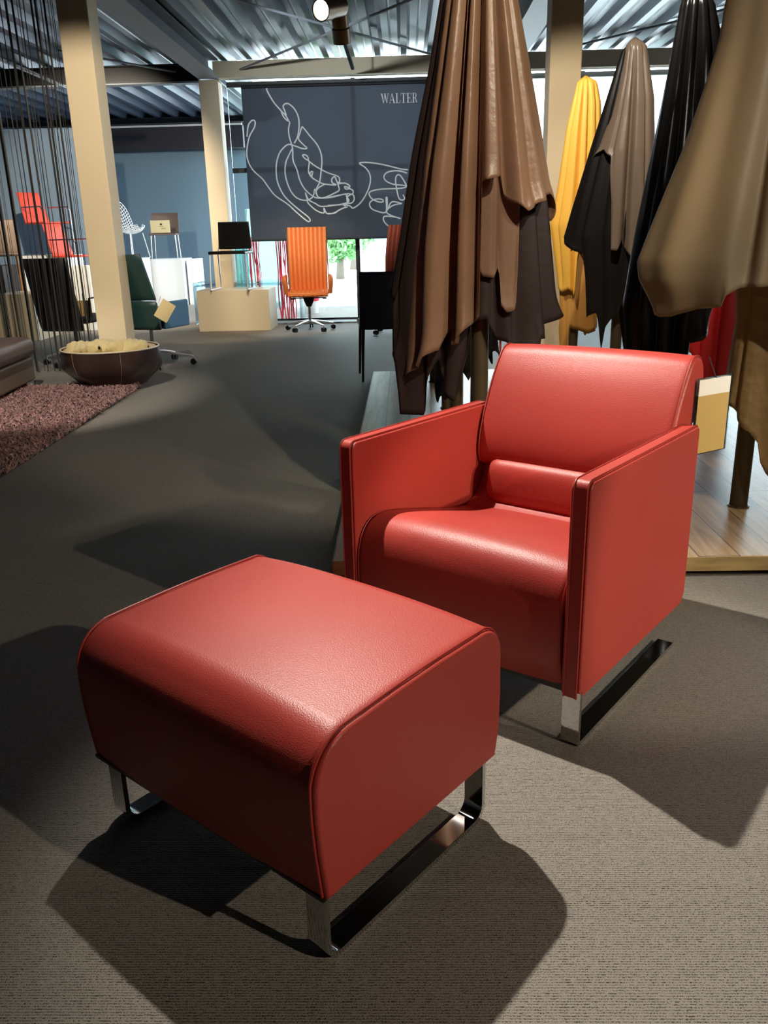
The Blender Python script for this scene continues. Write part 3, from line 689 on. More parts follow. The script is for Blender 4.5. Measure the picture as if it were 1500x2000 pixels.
# right row, front to back
XR = 1.335
pole(XR, 3.25, 2.13, 'bronze display pole standing on the oak platform at the right, under the greige hide')
L_be = [(1440, -120), (1416, 0), (1403, 80), (1375, 170), (1335, 290), (1285, 420), (1250, 510), (1253, 545), (1290, 612)]
hide(XR, 3.25, 2.07, [(1455, -80), (1446, 150), (1440, 350), (1437, 520), (1436, 620), (1424, 690), (1411, 772)], [(1525, -80), (1555, 200), (1590, 500), (1610, 700), (1640, 900)],
     [(1411, 776), (1418, 782), (1430, 797), (1447, 832), (1462, 842), (1483, 868), (1486, 903), (1500, 930), (1530, 940), (1560, 860), (1600, 780)], [(-30, 6, .6), (10, 8, .4), (50, 8, .5)], 'tan', 'sand-coloured embossed hide hanging lowest under the greige hide at the right edge', seed=21, amp=.25, depth=.9, inset=.35)
hide(XR, 3.25, 2.13, L_be, [(1500, -120), (1545, 0), (1600, 200), (1680, 400), (1720, 560)],
     [(1252, 548), (1265, 572), (1288, 610), (1302, 619), (1320, 618), (1358, 604), (1414, 600), (1421, 578), (1440, 563), (1500, 560), (1560, 585), (1620, 640), (1680, 560)], [(-38, 10, .16), (-9, 5, .75), (6, 6, .5), (38, 7, .7), (64, 6, .5)], 'beige', 'wide greige hide draped at the front right, hem level with the armchair top', seed=22, amp=.30, depth=.62, n=300)
XB, YB = 1.305, 4.25
pole(XB, YB, 2.13, 'pole under the glossy black hide, second in the right row')
hide(XB, YB, 2.13, [(1330, 0), (1302, 150), (1272, 300), (1238, 470), (1216, 600), (1222, 690)], [(1396, 0), (1412, 80), (1420, 200), (1440, 350), (1425, 500), (1385, 620), (1378, 660)],
     [(1217, 610), (1224, 690), (1232, 702), (1290, 704), (1336, 706), (1344, 690), (1360, 672), (1376, 655)], [(-52, 8, .5), (-20, 7, .9), (12, 7, .9), (48, 8, .8)], 'black', 'glossy black hide second in the right row, between satin taupe and greige hides', seed=31, amp=.32)
XT, YT = 1.295, 5.25
pole(XT, YT, 2.13, 'slim dark pole below the espresso hide, third in the right row')
L_t = [(1216, 90), (1196, 150), (1150, 290), (1120, 390), (1100, 462), (1118, 580)]; R_t = [(1263, 85), (1278, 190), (1280, 300), (1280, 480), (1270, 600)]
hide(XT, YT, 2.12, L_t, R_t, [(1100, 470), (1118, 484), (1136, 498), (1134, 535), (1120, 575), (1135, 618), (1142, 621), (1163, 611), (1168, 655), (1175, 683), (1183, 640), (1195, 622), (1222, 605), (1250, 600)], [(-50, 6, .4), (-25, 6, .5), (0, 6, .6), (30, 8, .5)], 'espresso', 'near-black espresso hide with ragged hem, under the satin taupe hide', scale=.96, seed=41, amp=.25, inset=.5)
hide(XT, YT, 2.14, [(1222, 90), (1212, 150), (1190, 230), (1163, 300), (1158, 330), (1150, 480)], R_t, [(1160, 318), (1168, 300), (1178, 292), (1194, 306), (1198, 400), (1195, 488), (1206, 490), (1214, 470), (1230, 500), (1262, 495)], [(-30, 5, .25), (2, 4.5, 1.0), (8, 4, .8), (45, 6, .4)], 'taupe', 'satin taupe hide with bright pleats, third in the right row', seed=42, amp=.38)
XY, YY = 1.23, 6.25
pole(XY, YY, 2.1, 'pole below the yellow hide, rearmost of the right row')
L_y = [(1126, 165), (1106, 250), (1088, 370), (1074, 440), (1080, 480), (1090, 560), (1092, 680)]; R_y = [(1166, 155), (1174, 200), (1176, 300), (1172, 450), (1168, 640)]
hide(XY, YY, 2.08, L_y, R_y, [(1092, 640), (1094, 690), (1108, 686), (1112, 640), (1126, 644), (1148, 652), (1164, 640)], [(-40, 8, .5), (10, 8, .5)], 'ochre', 'ochre hide showing below the yellow one on the rearmost right pole', scale=.93, seed=51, amp=.2, inset=.4, n=140, rows=40)
hide(XY, YY, 2.11, L_y, R_y, [(1076, 452), (1081, 480), (1091, 562), (1096, 572), (1112, 565), (1121, 579), (1125, 540), (1123, 500), (1132, 480), (1150, 520), (1166, 500)], [(-55, 7, .5), (-12, 4, .9), (18, 5, .8), (50, 7, .4)], 'yellow', 'bright yellow hide at the back of the right row beside the cream column', seed=52, amp=.34, n=180, rows=50)
rp = aty(1412, 600, 5.1)
pole(rp.x, 5.1, 2.0, 'pole of the crimson hide beyond the greige hide')
l, r = cone_px(rp.x, 5.1, 2.0, [(1.8, .09), (1.4, .15), (1.0, .19), (.6, .21), (.2, .17)])
hide(rp.x, 5.1, 2.0, l, r, [(1350, 690), (1356, 712), (1380, 780), (1396, 822), (1416, 813), (1421, 760), (1432, 700), (1450, 640), (1470, 620)], [(-40, 8, .5), (-5, 6, .8), (35, 8, .5)], 'redhide', 'crimson hide hanging behind the greige and sand hides', seed=61, n=160, rows=40)

# ------------------------------------------------------------------ chairs
def swivel_base(e, r, hub, n=5, a0=.3, mat_='chrome', rz=.075):
    for k in range(n):
        a = a0+2*pi*k/n; c, s = math.cos(a), math.sin(a)
        mat_ = 'alu'; arm_ = MB().tube([(c*.02, s*.02, hub), (c*r*.5, s*r*.5, hub-.015), (c*r, s*r, rz+.005)], [.024, .019, .012], 8, flat=(1.3, .7)).build('base_arm', mat_, e)
        w = MB(); t1 = Matrix.Translation((c*r, s*r, .032)) @ Matrix.Rotation(a, 4, 'Z')
        for yy in (-.017, .017):
            tb = bmesh.new(); bmesh.ops.create_cone(tb, segments=16, radius1=.028, radius2=.028, depth=.014, cap_ends=True)
            w.add(tb, t1 @ Matrix.Translation((0, yy, 0)) @ Matrix.Rotation(pi/2, 4, 'X'))
        cst = w.build('caster', 'plastic', e)
        MB().cyl((c*r, s*r, .04), (c*r, s*r, rz+.006), .008, n=8).build('caster_stem', mat_, cst)
def office_highback(x, y, rz, m, label):
    e = empty('office_chair', (x, y, 0), rz, label, 'office chair')
    # local +y is away from the sitter's back (we see the front when rz=0): seat towards -y
    H0, H1, w = .50, 1.235, .49
    mb = MB(); R = []
    nr = 9; cols = nr*8
    for j in range(31):
        z = H0-.06+(H1-H0+.06)*j/30; t = (z-H0)/(H1-H0)
        yc = .20+.10*t-.05*math.sin(pi*t*1.1); R.append([])
        ww = w*(1-.03*(1-t))
        for i in range(cols+1):
            u = i/cols; x_ = (u-.5)*ww; ph = (u*nr) % 1
            y_ = yc-.028*abs(math.sin(pi*ph))**.6 - .0
            R[-1].append((x_, y_, z))
    front = R; back_ = [[(a, b*0+ (.20+.10*((c-H0)/(H1-H0))-.05*math.sin(pi*((c-H0)/(H1-H0))*1.1))+.035, c) for a, b, c in r] for r in R]
    for r in front: pass
    mb.grid(front); mb.grid([r[::-1] for r in back_])
    mb.grid([[r[0] for r in front], [r[0] for r in back_]]); mb.grid([[r[-1] for r in front], [r[-1] for r in back_]])
    mb.grid([front[-1], back_[-1]]); mb.grid([front[0], back_[0]])
    mb.build('backrest', m, e, ang=60)
    MB().tube([(-w/2-.004, .255, .5), (-w/2-.004, .24, .8), (-w/2, .335, 1.23)], .008, 8).build('back_frame', 'chrome', e)
    MB().tube([(w/2+.004, .255, .5), (w/2+.004, .24, .8), (w/2, .335, 1.23)], .008, 8).build('back_frame', 'chrome', e)
    mb = MB(); R = []
    for j in range(16):
        yy = -.27+.48*j/15; R.append([])
        for i in range(cols+1):
            u = i/cols; ph = (u*nr) % 1; ed = 1-(abs(2*u-1))**8
            R[-1].append(((u-.5)*w, yy, .485+.012*abs(math.sin(pi*ph))**.6*ed-(.05*((.0-j+3)/3)**2 if j < 3 else 0)))
    mb.grid(R); mb.box(-w/2, w/2, -.26, .21, .425, .475, bev=.012)
    mb.build('seat', m, e, ang=60)
    for s in (-1, 1):
        p = [(s*.27, .16, .45), (s*.285, .17, .56), (s*.285, .13, .645), (s*.285, .0, .665), (s*.285, -.16, .655), (s*.28, -.2, .60), (s*.27, -.16, .46)]
        MB().tube([Vector(q) for q in catmull(p, 5)], .021, 10, flat=(1.5, .6)).build('armrest', m, e)
    mb = MB(); mb.prism([(-.075, .425), (.075, .425), (.06, .37), (.03, .30), (-.03, .30), (-.06, .37)], -.09, .09, bev=.006)
    mb.tube([(-.19, -.02, .40), (.19, -.02, .40)], .007, 8); mb.box(-.22, -.17, -.035, -.005, .385, .405, bev=.004, seg=1); mb.box(.17, .22, -.035, -.005, .385, .405, bev=.004, seg=1)
    mb.build('tilt_mechanism', 'plastic', e)
    MB().cyl((0, 0, .09), (0, 0, .31), .020, .016, 16).build('gas_lift', 'chrome', e)
    swivel_base(e, .30, .12)
    return e
oc = atz(606, 641, .03)
office_highback(oc.x, oc.y+.02, math.radians(4), 'orange', 'orange channel-stitched high-back office chair in front of the window')
o2 = aty(776, 560, 10.2)
office_highback(o2.x, 10.2, math.radians(-24), 'orange2', 'burnt orange channel-stitched office chair half hidden behind the navy chair')

def side_chair(name, x, y, rz, w, seatz, top, m, legm, label, z0=0, dep=.48, lr=.012, thin=.035, cat='chair', open_gap=0, taper=.0, skirt=0, split=True):
    e = empty(name, (x, y, z0), rz, label, cat)   # faces local -y
    MB().box(-w/2, w/2, -dep/2, dep/2-.02, seatz-thin, seatz, bev=thin*.42, seg=3).build('seat', m, e)
    mb = MB(); R = []
    zb = seatz+open_gap-skirt
    fr, bk = [], []
    for j in range(15):
        z = zb+(top-zb)*j/14; yc = dep/2-.035+.10*((z-seatz)/.45 if z > seatz else 0)
        ww = w*(1-taper*j/14)
        fr.append([]); bk.append([])
        for i in range(17):
            u = i/16; cv_ = .03*(1-(2*u-1)**2); rr = .012 if (j in (0, 14)) else 0
            fr[-1].append(((u-.5)*ww, yc+cv_+rr, z)); bk[-1].append(((u-.5)*ww, yc+cv_+thin*.8-rr, z))
    mb.grid(fr); mb.grid(bk); mb.grid([fr[0], bk[0]]); mb.grid([fr[-1], bk[-1]])
    mb.grid([[r[0] for r in fr], [r[0] for r in bk]]); mb.grid([[r[-1] for r in fr], [r[-1] for r in bk]])
    bmesh.ops.remove_doubles(mb.bm, verts=mb.bm.verts, dist=1e-5)
    mb.build('backrest', m, e, ang=50)
    for sx in (-1, 1):
        for sy in (-1, 1):
            MB().tube([(sx*(w/2-.03), sy*(dep/2-.04), seatz-thin+.005), (sx*(w/2-.012), sy*(dep/2-.015)+(.03 if sy > 0 else 0), 0)], [lr*1.2, lr*.75], 10).build('leg', legm, e)
    return e
nv = atz(700, 737, 0)
# navy chair seen from behind
side_chair('dining_chair', -.135, 7.06, pi+math.radians(6), .50, .47, .865, 'navy', 'plastic', 'navy leather dining chair seen from behind, between walkway and brown hides', skirt=.055, dep=.46, thin=.045, lr=.013)
side_chair('dining_chair', .98, 7.75, math.radians(150), .46, .46, .84, 'orange2', 'redch', 'orange dining chair whose legs show between the pole and the armchair back cushion', dep=.46)

# pedestals
def pedestal(name, x0, x1, y0, y1, z1, m, label, cat='pedestal', z0=0, rz=0):
    e = MB().box(-(x1-x0)/2, (x1-x0)/2, -(y1-y0)/2, (y1-y0)/2, z0, z1, bev=.004, seg=2).build(name, m); e.location = ((x0+x1)/2, (y0+y1)/2, 0); e.rotation_euler = (0, 0, rz)
    return tag(e, label, cat, 'display pedestals')
pa = atz(390, 648, 0); pb = atz(528, 646, 0); ptop = aty(450, 567, pa.y).z
pedestal('pedestal', pa.x, pb.x, pa.y, pa.y+.62, ptop, 'cream', 'low cream display pedestal carrying the black chair, left of the orange office chair')
bn = empty('bench', (pa.x+.62, pa.y+1.15, 0), 0, 'white waterfall bench behind the cream pedestal', 'bench')
bx0 = aty(380, 600, pa.y+.9).x-bn.location.x; 
MB().box(bx0, .62, -.25, .3, ptop-.0, ptop+.05, bev=.012).build('bench_top', 'acryl', bn)
MB().box(bx0, bx0+.05, -.25, .3, 0, ptop, bev=.01).build('side', 'acryl', bn); MB().box(.57, .62, -.25, .3, 0, ptop, bev=.01).build('side', 'acryl', bn)
# black chair with chrome sled frame on the pedestal
cx_ = (aty(450, 490, 10.95)); 
bc = empty('chair', (cx_.x, 11.02, ptop), math.radians(-4), 'black chair with chrome frame standing on the cream pedestal', 'chair')
sz = aty(450, 492, 10.95).z-ptop; tz = aty(450, 433, 11.15).z-ptop
MB().box(-.235, .235, -.25, .20, sz-.025, sz+.012, bev=.015).build('seat', 'black', bc)
mb = MB(); mb.prism([(-.215, sz+.03), (.215, sz+.03), (.2, tz), (-.2, tz)], .175, .205, bev=.01); mb.build('backrest', 'black', bc)
for s in (-1, 1):
    MB().tube([(s*.215, .19, sz+.05), (s*.225, .17, sz-.02), (s*.235, .22, .01), (s*.235, -.24, .01), (s*.225, -.2, sz-.02)], .010, 8).build('leg_frame', 'alu', bc)

# rear pedestal, sign chair and wire chair
LP = aty(305, 508, 15.2); RP = aty(362, 594, 15.2)
pt2 = aty(330, 506, 15.2).z
pedestal('pedestal', aty(290, 560, 15.2).x, aty(361, 560, 15.2).x, 15.2, 15.9, pt2, 'white', 'tall white pedestal in front of the blue wall, under the brown chair with a sign')
pedestal('pedestal', aty(361, 560, 15.2).x+.03, aty(380, 560, 15.5).x+.05, 15.35, 16.1, aty(370, 506, 15.5).z, 'white', 'narrow white pedestal adjoining the tall white one, right side')
bx = aty(324, 505, 15.5).x
s1 = side_chair('chair', bx, 15.55, math.radians(8), .47, aty(324, 456, 15.4).z-pt2, aty(324, 415, 15.6).z-pt2, 'dkbrown', 'chrome2', 'brown leather chair with chrome legs on the tall white pedestal', z0=pt2, dep=.5, thin=.03)
sg = empty('sign_card', (bx+.0, 15.34, aty(324, 455, 15.3).z+.005), 0, 'cream sign card standing on the seat of the brown chair', 'sign')
MB().box(-.17, .17, 0, .006, 0, .205).build('card', 'paper', sg, smooth=False)
mb = MB().box(.0, .035, -.0012, 0, .125, .155); mb.box(-.02, .06, -.001, 0, .1, .106); mb.box(.02, .1, -.001, 0, .075, .08); mb.box(.01, .09, -.001, 0, .06, .065); mb.build('print', 'ink', sg, smooth=False)
# white wire shell chair
wz = aty(270, 503, 14.6).z
pedestal('pedestal', aty(225, 560, 14.6).x, aty(282, 560, 14.6).x, 14.5, 15.1, wz-.01, 'white', 'white pedestal behind the green office chair, under the wire shell chair')
wc = empty('wire_chair', (aty(258, 500, 14.75).x, 14.8, wz-.01), math.radians(60), 'white wire shell chair partly behind the cream column', 'chair')
mb = MB()
def shell(u, v):   # u across, v from seat front to back top
    a = v*2.0; y_ = -.24+.42*min(1, a) + (.16*max(0, a-1)); z_ = .43-.04*math.sin(pi*min(1, a)) + .42*max(0, a-1)**1.1
    wd = .25*math.sqrt(max(.05, 1-(2*v-1)**4)); return Vector((u*wd, y_, z_+.10*u*u))
for i in range(-6, 7): mb.tube([shell(i/6, j/20) for j in range(21)], .0045, 5)
for j in range(0, 21): mb.tube([shell(i/6, j/20) for i in range(-6, 7)], .0045, 5)
mb.build('wire_shell', 'white', wc)
for s in (-1, 1):
    for t_ in (-1, 1): MB().tube([(s*.14, t_*.14, .40), (s*.2, t_*.2, 0)], .007, 6).build('leg', 'white', wc)

# green office chair
gc = atz(296, 690, .05)
g = empty('office_chair', (aty(296, 650, 7.95).x, 7.95, 0), math.radians(62), 'dark green leather office chair with hanging card and blue light painted on its arm panels, beside the cream column', 'office chair')
def slab(e, name, m, w0, w1, z0, z1, y0, y1, th, sc=12, bulge=.012):
    fr, bk = [], []
    for j in range(sc+1):
        t = j/sc; z = z0+(z1-z0)*t; yc = y0+(y1-y0)*t; w = w0+(w1-w0)*t; rd = .016*(1-math.sqrt(max(0, 1-max(0, abs(2*t-1)-.88)**2/.0144)))
        fr.append([]); bk.append([])
        for i in range(15):
            u = i/14; ed = 1-(abs(2*u-1))**6
            fr[-1].append(((u-.5)*w, yc-th/2*(.3+.7*ed)-bulge*ed*.5+rd, z)); bk[-1].append(((u-.5)*w, yc+th/2*(.3+.7*ed)+bulge*ed-rd, z))
    mb = MB(); mb.grid(fr); mb.grid(bk); mb.grid([fr[0], bk[0]]); mb.grid([fr[-1], bk[-1]]); mb.grid([[r[0] for r in fr], [r[0] for r in bk]]); mb.grid([[r[-1] for r in fr], [r[-1] for r in bk]])
    bmesh.ops.remove_doubles(mb.bm, verts=mb.bm.verts, dist=1e-5)
    return mb.build(name, m, e, ang=50)
g.rotation_euler = (0, 0, math.radians(160))
slab(g, 'backrest', 'green', .50, .42, .62, 1.02, .22, .33, .07)
slab(g, 'lower_back', 'green', .52, .50, .36, .612, .20, .225, .09)
MB().box(-.25, .25, -.27, .18, .36, .46, bev=.035, seg=4).build('seat', 'green', g)
MB().box(.245, .275, -.24, .16, .36, .60, bev=.012).build('arm_panel', 'bluelit', g); MB().box(-.275, -.245, -.24, .16, .36, .60, bev=.012).build('arm_panel', 'bluelit', g)  # blue light on the panels is put into their colour
MB().cyl((0, 0, .1), (0, 0, .37), .022, .017, 16).build('gas_lift', 'chrome', g)
MB().tube([(0, -.02, .35), (.27, -.04, .335)], .005, 6).build('lever', 'chrome2', g)
swivel_base(g, .37, .13, 5, a0=-2.75)
tg = aty(322, 607, 7.45)
t = empty('price_card', (tg.x, 7.45, tg.z), math.radians(8), 'cream price card hanging askew from the green office chair', 'tag')
mb = MB(); mb.box(-.062, .062, -.001, .001, -.085, .085); mb.bm.transform(Matrix.Rotation(math.radians(34), 4, 'Y')); mb.build('card', 'paper', t, smooth=False)
MB().tube([(-.045, 0, .07), (-.03, .05, .12)], .002, 5).build('cord', 'redch', t)

# charcoal office chair behind the string curtain
c2 = empty('office_chair', (aty(146, 640, 8.15).x, 8.15, 0), math.radians(170), 'charcoal leather high-back office chair behind the string curtain', 'office chair')
slab(c2, 'backrest', 'char', .44, .42, .34, 1.0, .20, .36, .08)
MB().box(-.25, .25, -.26, .18, .40, .47, bev=.03, seg=4).build('seat', 'char', c2)
for s in (-1, 1): MB().tube([(s*.26, .16, .42), (s*.27, .14, .63), (s*.27, -.14, .64), (s*.26, -.16, .43)], .009, 8).build('armrest', 'plastic', c2)
MB().cyl((0, 0, .1), (0, 0, .41), .022, .017, 16).build('gas_lift', 'chrome', c2)
swivel_base(c2, .31, .13, 5, a0=.2)
tg = aty(164, 604, 8.0)
t = empty('price_card', (tg.x, 8.0, tg.z), math.radians(20), 'grey-beige price card on the charcoal office chair', 'tag')
MB().box(-.065, .065, -.001, .001, -.08, .08).build('card', 'kraft', t, smooth=False)
MB().tube([(0, 0, .08), (.0, .08, .14)], .002, 5).build('cord', 'ink', t)
#===PART5===
# left showroom: boxes with red chairs behind the strings
bY = 10.6
def pbox(x0, x1, y0, y1, ytop, Y, dY, m, label):   # x range on screen at base row
    a = aty(x0, 620, Y); b = aty(x1, 620, Y); zt = aty((x0+x1)/2, ytop, Y).z
    return pedestal('pedestal', a.x, b.x, Y, Y+dY, zt, m, label)
pbox(78, 186, 0, 0, 520, 11.3, .35, 'white', 'white pedestal behind the charcoal office chair, under the red chairs')
pbox(-10, 70, 0, 0, 575, 10.2, .7, 'cream', 'long cream pedestal at the left edge behind the sofa')
pbox(-60, 20, 0, 0, 520, 11.6, .6, 'char', 'dark grey box at the far left edge behind the cream pedestal')
pbox(36, 62, 0, 0, 522, 12.3, .25, 'paperw', 'small pale box standing between dark and white pedestals')
def cantilever(x, y, z, rz, label, m='redch', hb=.42):
    e = empty('cantilever_chair', (x, y, z), rz, label, 'chair')
    slab(e, 'backrest', m, .42, .36, .45, .45+hb, .20, .34, .03)
    MB().box(-.22, .22, -.24, .2, .43, .455, bev=.01).build('seat', m, e)
    for s in (-1, 1): MB().tube([(s*.22, .22, .66), (s*.23, -.2, .66), (s*.23, -.24, .60), (s*.23, -.24, .03), (s*.23, -.2, .01), (s*.23, .24, .01)], .010, 8).build('tube_frame', 'chrome2', e)
    return e
zt = aty(130, 520, 11.3).z
r1 = aty(150, 480, 12.0)
pedestal('pedestal', r1.x-.3, r1.x+.2, 11.7, 12.35, zt-.33, 'cream', 'low pedestal mostly hidden behind the charcoal office chair, under the lower red chair')
cantilever(r1.x-.05, 12.02, zt-.33, math.radians(70), 'red cantilever chair on the white pedestal, lower of the two behind the strings')
r2 = aty(92, 440, 12.75); zt2 = .95
pedestal('pedestal', r2.x-.35, r2.x+.35, 12.45, 13.05, zt2, 'white', 'taller white pedestal carrying the upper red chair behind the strings')
cantilever(r2.x, 12.75, zt2, math.radians(60), 'red cantilever chair on the taller pedestal, upper of the two behind the strings')
w1 = aty(-5, 490, 10.5)
e = side_chair('bentwood_chair', w1.x, 10.55, math.radians(30), .46, .45, .86, 'dkbrown2', 'wood', 'brown shell chair with orange wooden legs on the cream pedestal at the left edge', z0=aty(30, 575, 10.2).z, dep=.44, thin=.02)

# string curtain: a fringe nobody could count
mb = MB(); x = -5.1; rnd = random.Random(4)
while x < -2.69:
    wd = rnd.choice([.0022, .0026, .003, .0045, .009]); yy = 7.58+rnd.uniform(-.05, .05)
    mb.tube([(x, yy, 3.0), (x+rnd.uniform(-.012, .012), yy, 1.6), (x+rnd.uniform(-.01, .01), yy, .02)], wd, 5)
    x += rnd.choice([.014, .022, .032, .045])
o = mb.build('string_curtain', 'string'); tag(o, 'floor-length dark string curtain at the left, left of the cream column', 'curtain', kind='stuff')
o = MB().box(-5.2, -2.68, 7.54, 7.62, 3.0, 3.02).build('curtain_rail', 'dksteel', smooth=False); tag(o, 'dark rail the string curtain hangs from', 'rail')

# sofa at the left edge
sc0 = atz(66, 752, 0)
P1 = atz(66, 741, .07); P2 = atz(0, 774, .07); dd = P1-P2
sf = empty('sofa', (P1.x, P1.y, 0), math.atan2(dd.y, dd.x), 'dark brown leather sofa with low chrome feet, cut by the left edge', 'sofa')
MB().box(-1.7, 0, -.02, 1.0, .07, .26, bev=.02, seg=3).build('base', 'dkbrown2', sf)
MB().box(-1.7, .02, -.05, .98, .265, .42, bev=.06, seg=6).build('seat_cushion', 'dkbrown', sf)
MB().box(-1.75, -.22, .3, .62, .40, .62, bev=.09, seg=6).build('back_cushion', 'dkbrown', sf)
for x_ in (-.12, -1.5): MB().box(x_-.05, x_+.12, .0, .05, 0, .07, bev=.004, seg=1).build('foot', 'chrome', sf)

# shaggy rug
RGX0, RGX1, RGY0, RGY1 = -4.9, -2.06, 3.2, 6.72
rg = empty('shag_rug', (RGX1, RGY0, 0), math.radians(1.5), 'mauve shaggy rug on the dark carpet in front of the sofa', 'rug')
MB().box(RGX0-RGX1, 0, 0, RGY1-RGY0, .001, .012).build('backing', 'rugb', rg, smooth=False)
bm = bmesh.new(); rnd = random.Random(9)
N = 45000
verts = []; faces = []
for k in range(N):
    x_ = rnd.uniform(RGX0+1.0-RGX1, 0.01); y_ = rnd.uniform(0, RGY1-RGY0)
    a = rnd.uniform(0, 2*pi); L_ = rnd.uniform(.02, .06); h = rnd.uniform(.025, .06); w = rnd.uniform(.003, .0065); b_ = rnd.uniform(0, 2*pi)
    cx, sy = math.cos(a), math.sin(a); px_, py_ = math.cos(b_)*w, math.sin(b_)*w
    i0 = len(verts)
    verts += [(x_-px_, y_-py_, .01), (x_+px_, y_+py_, .01), (x_+cx*L_*.45+px_, y_+sy*L_*.45+py_, h), (x_+cx*L_*.45-px_, y_+sy*L_*.45-py_, h), (x_+cx*L_*1.3, y_+sy*L_*1.3, h*.75)]
    faces += [(i0, i0+1, i0+2, i0+3), (i0+3, i0+2, i0+4)]
me = bpy.data.meshes.new('pile'); me.from_pydata(verts, [], faces); me.materials.append(M['rug'])
o = bpy.data.objects.new('pile', me); COL.objects.link(o); o.parent = rg; o['kind'] = 'stuff'
bm.free()

# faceted leather basket with fleeces
BK = empty('leather_basket', (-2.395, 6.83, 0.014), math.radians(12), 'round faceted aubergine leather basket with cream rim, on the rug edge', 'basket')
nS = 48; zl = [(.0, .23), (.006, .24), (.10, .34), (.14, .378), (.20, .386), (.29, .372), (.305, .368)]
def fac(a, k, r):   # facet: blends a circle rim with a hexagon waist
    hx = math.cos(pi/6)/math.cos((a % (pi/3))-pi/6); return r*(1-k+k*hx)
mb = MB(); rows_ = []
for z, r in zl:
    k = max(0, 1-abs(z-.12)/.19)*1.25; tw = 0
    rows_.append([(fac(2*pi*i/nS, k*.9, r*1.04)*math.cos(2*pi*i/nS), fac(2*pi*i/nS, k*.9, r*1.04)*math.sin(2*pi*i/nS), z) for i in range(nS)]+[])
for r in rows_: r.append(r[0])
mb.grid(rows_); mb.bm.faces.new([mb.bm.verts.new((p[0], p[1], .0)) for p in rows_[0][:-1]])
bmesh.ops.remove_doubles(mb.bm, verts=mb.bm.verts, dist=1e-5)
wall_ = mb.build('wall', 'basket', BK, ang=60)
rim = [(.368*1.04*math.cos(2*pi*i/48), .368*1.04*math.sin(2*pi*i/48), .304) for i in range(48)]
MB().tube(rim, .007, 8, close=True).build('rim', 'cream', BK)
mb = MB(); mb.lathe([(.20, .03), (.285, .10), (.33, .20), (.362, .30)], 48); mb.build('lining', 'cream', BK)
for a in (.30, 1.35, 2.4, 3.45, 4.49, 5.55):
    a += pi/6
    MB().tube([(fac(a, max(0, 1-abs(z-.12)/.19)*1.125, r*1.04)*math.cos(a)*1.003, fac(a, max(0, 1-abs(z-.12)/.19)*1.125, r*1.04)*math.sin(a)*1.003, z) for z, r in zl], .0018, 5).build('stitching', 'stitch', BK)
def fleece(x, y, z, rz, ln, label, tilt=0, r=.055):
    e = empty('rolled_fleece', (x, y, z+.014), rz, label, 'fleece', 'fleeces in the basket')
    mb = MB(); pts = []
    R = []
    for j in range(25):
        t = j/24; R.append([])
        for i in range(20):
            a = 2*pi*i/20; rr = r*(1-.75*max(0, abs(2*t-1)-.8)/.2)*(1+.12*math.sin(3*a+9*t)+.10*math.sin(34*t))
            R[-1].append(((t-.5)*ln, rr*math.cos(a), rr*math.sin(a)+tilt*(t-.5)))
        R[-1].append(R[-1][0])
    mb.grid(R); bmesh.ops.remove_doubles(mb.bm, verts=mb.bm.verts, dist=1e-5); mb.build('fleece_roll', 'wool', e, ang=80)
    return e
# each fleece is a bundle sitting in the basket, all on one another
fleece(-2.62, 6.85, .295, math.radians(-25), .34, 'rolled cream fleece leaning on the basket rim, leftmost', tilt=.02, r=.055)
fleece(-2.44, 6.90, .295, math.radians(4), .30, 'folded cream fleece in the middle of the basket', r=.062)
fleece(-2.24, 6.93, .285, math.radians(-3), .26, 'folded cream fleece at the right in the basket', r=.065)
e = MB().lathe([(.001, .04), (.20, .05), (.26, .12), (.28, .19), (.2, .235), (.001, .24)], 32).build('folded_blanket', 'wool'); e.location = (-2.395, 6.83, 0); tag(e, 'cream fleece blanket filling the bottom of the leather basket', 'blanket')

# ------------------------------------------------------------------ outside
o = MB().box(-40, 60, 12.0, 90, -.3, -.04).build('pavement', 'pave', smooth=False); struct(o); o.name = 'floor'
def strips(x0, x1, Y, cols_, name, label, seed):
    rnd = random.Random(seed); mb = MB(); a = aty(x0, 500, Y).x; b = aty(x1, 500, Y).x; zt = aty(x0, 466, Y).z+.02
    x = a
    while x < b:
        z0 = -.04
        pts = [(x+rnd.uniform(-.02, .02), Y+rnd.uniform(0, .08), zt-(zt-z0)*j/5) for j in range(6)]
        mb.tube(pts, rnd.uniform(.004, .011), 5); x += rnd.uniform(.012, .024)
    o = mb.build(name, cols_); tag(o, label, 'tinsel', 'tinsel strands outside', kind='stuff'); return o
strips(486, 507, 12.3, 'red2', 'tinsel_strands', 'red tinsel strands outside the glass beside the black chair', 1)
strips(453, 484, 12.4, 'teal', 'tinsel_strands', 'teal tinsel strands outside the glass left of the red ones', 2)
strips(541, 572, 12.3, 'red2', 'tinsel_strands', 'red tinsel strands outside the glass left of the orange chair', 3)
pl_ = aty(520, 560, 13.0)
o = MB().box(-.28, .28, -.2, .2, 0, 1.6, bev=.01).build('advertising_pillar', 'bluegl'); o.location = (aty(525, 560, 14.5).x, 14.5, -.04); tag(o, 'pale blue pillar outside between the tinsel strands', 'pillar')
bk = aty(607, 600, 13.2)
e = empty('planter', (bk.x, 13.2, -.04), 0, 'red and white planter outside seen below the orange office chair', 'planter')
MB().lathe([(.001, 0), (.11, 0), (.125, .22), (.001, .22)], 20).build('lower_band', 'whitem', e); MB().lathe([(.001, .22), (.13, .22), (.17, .52), (.001, .52)], 20).build('upper_band', 'red2', e)
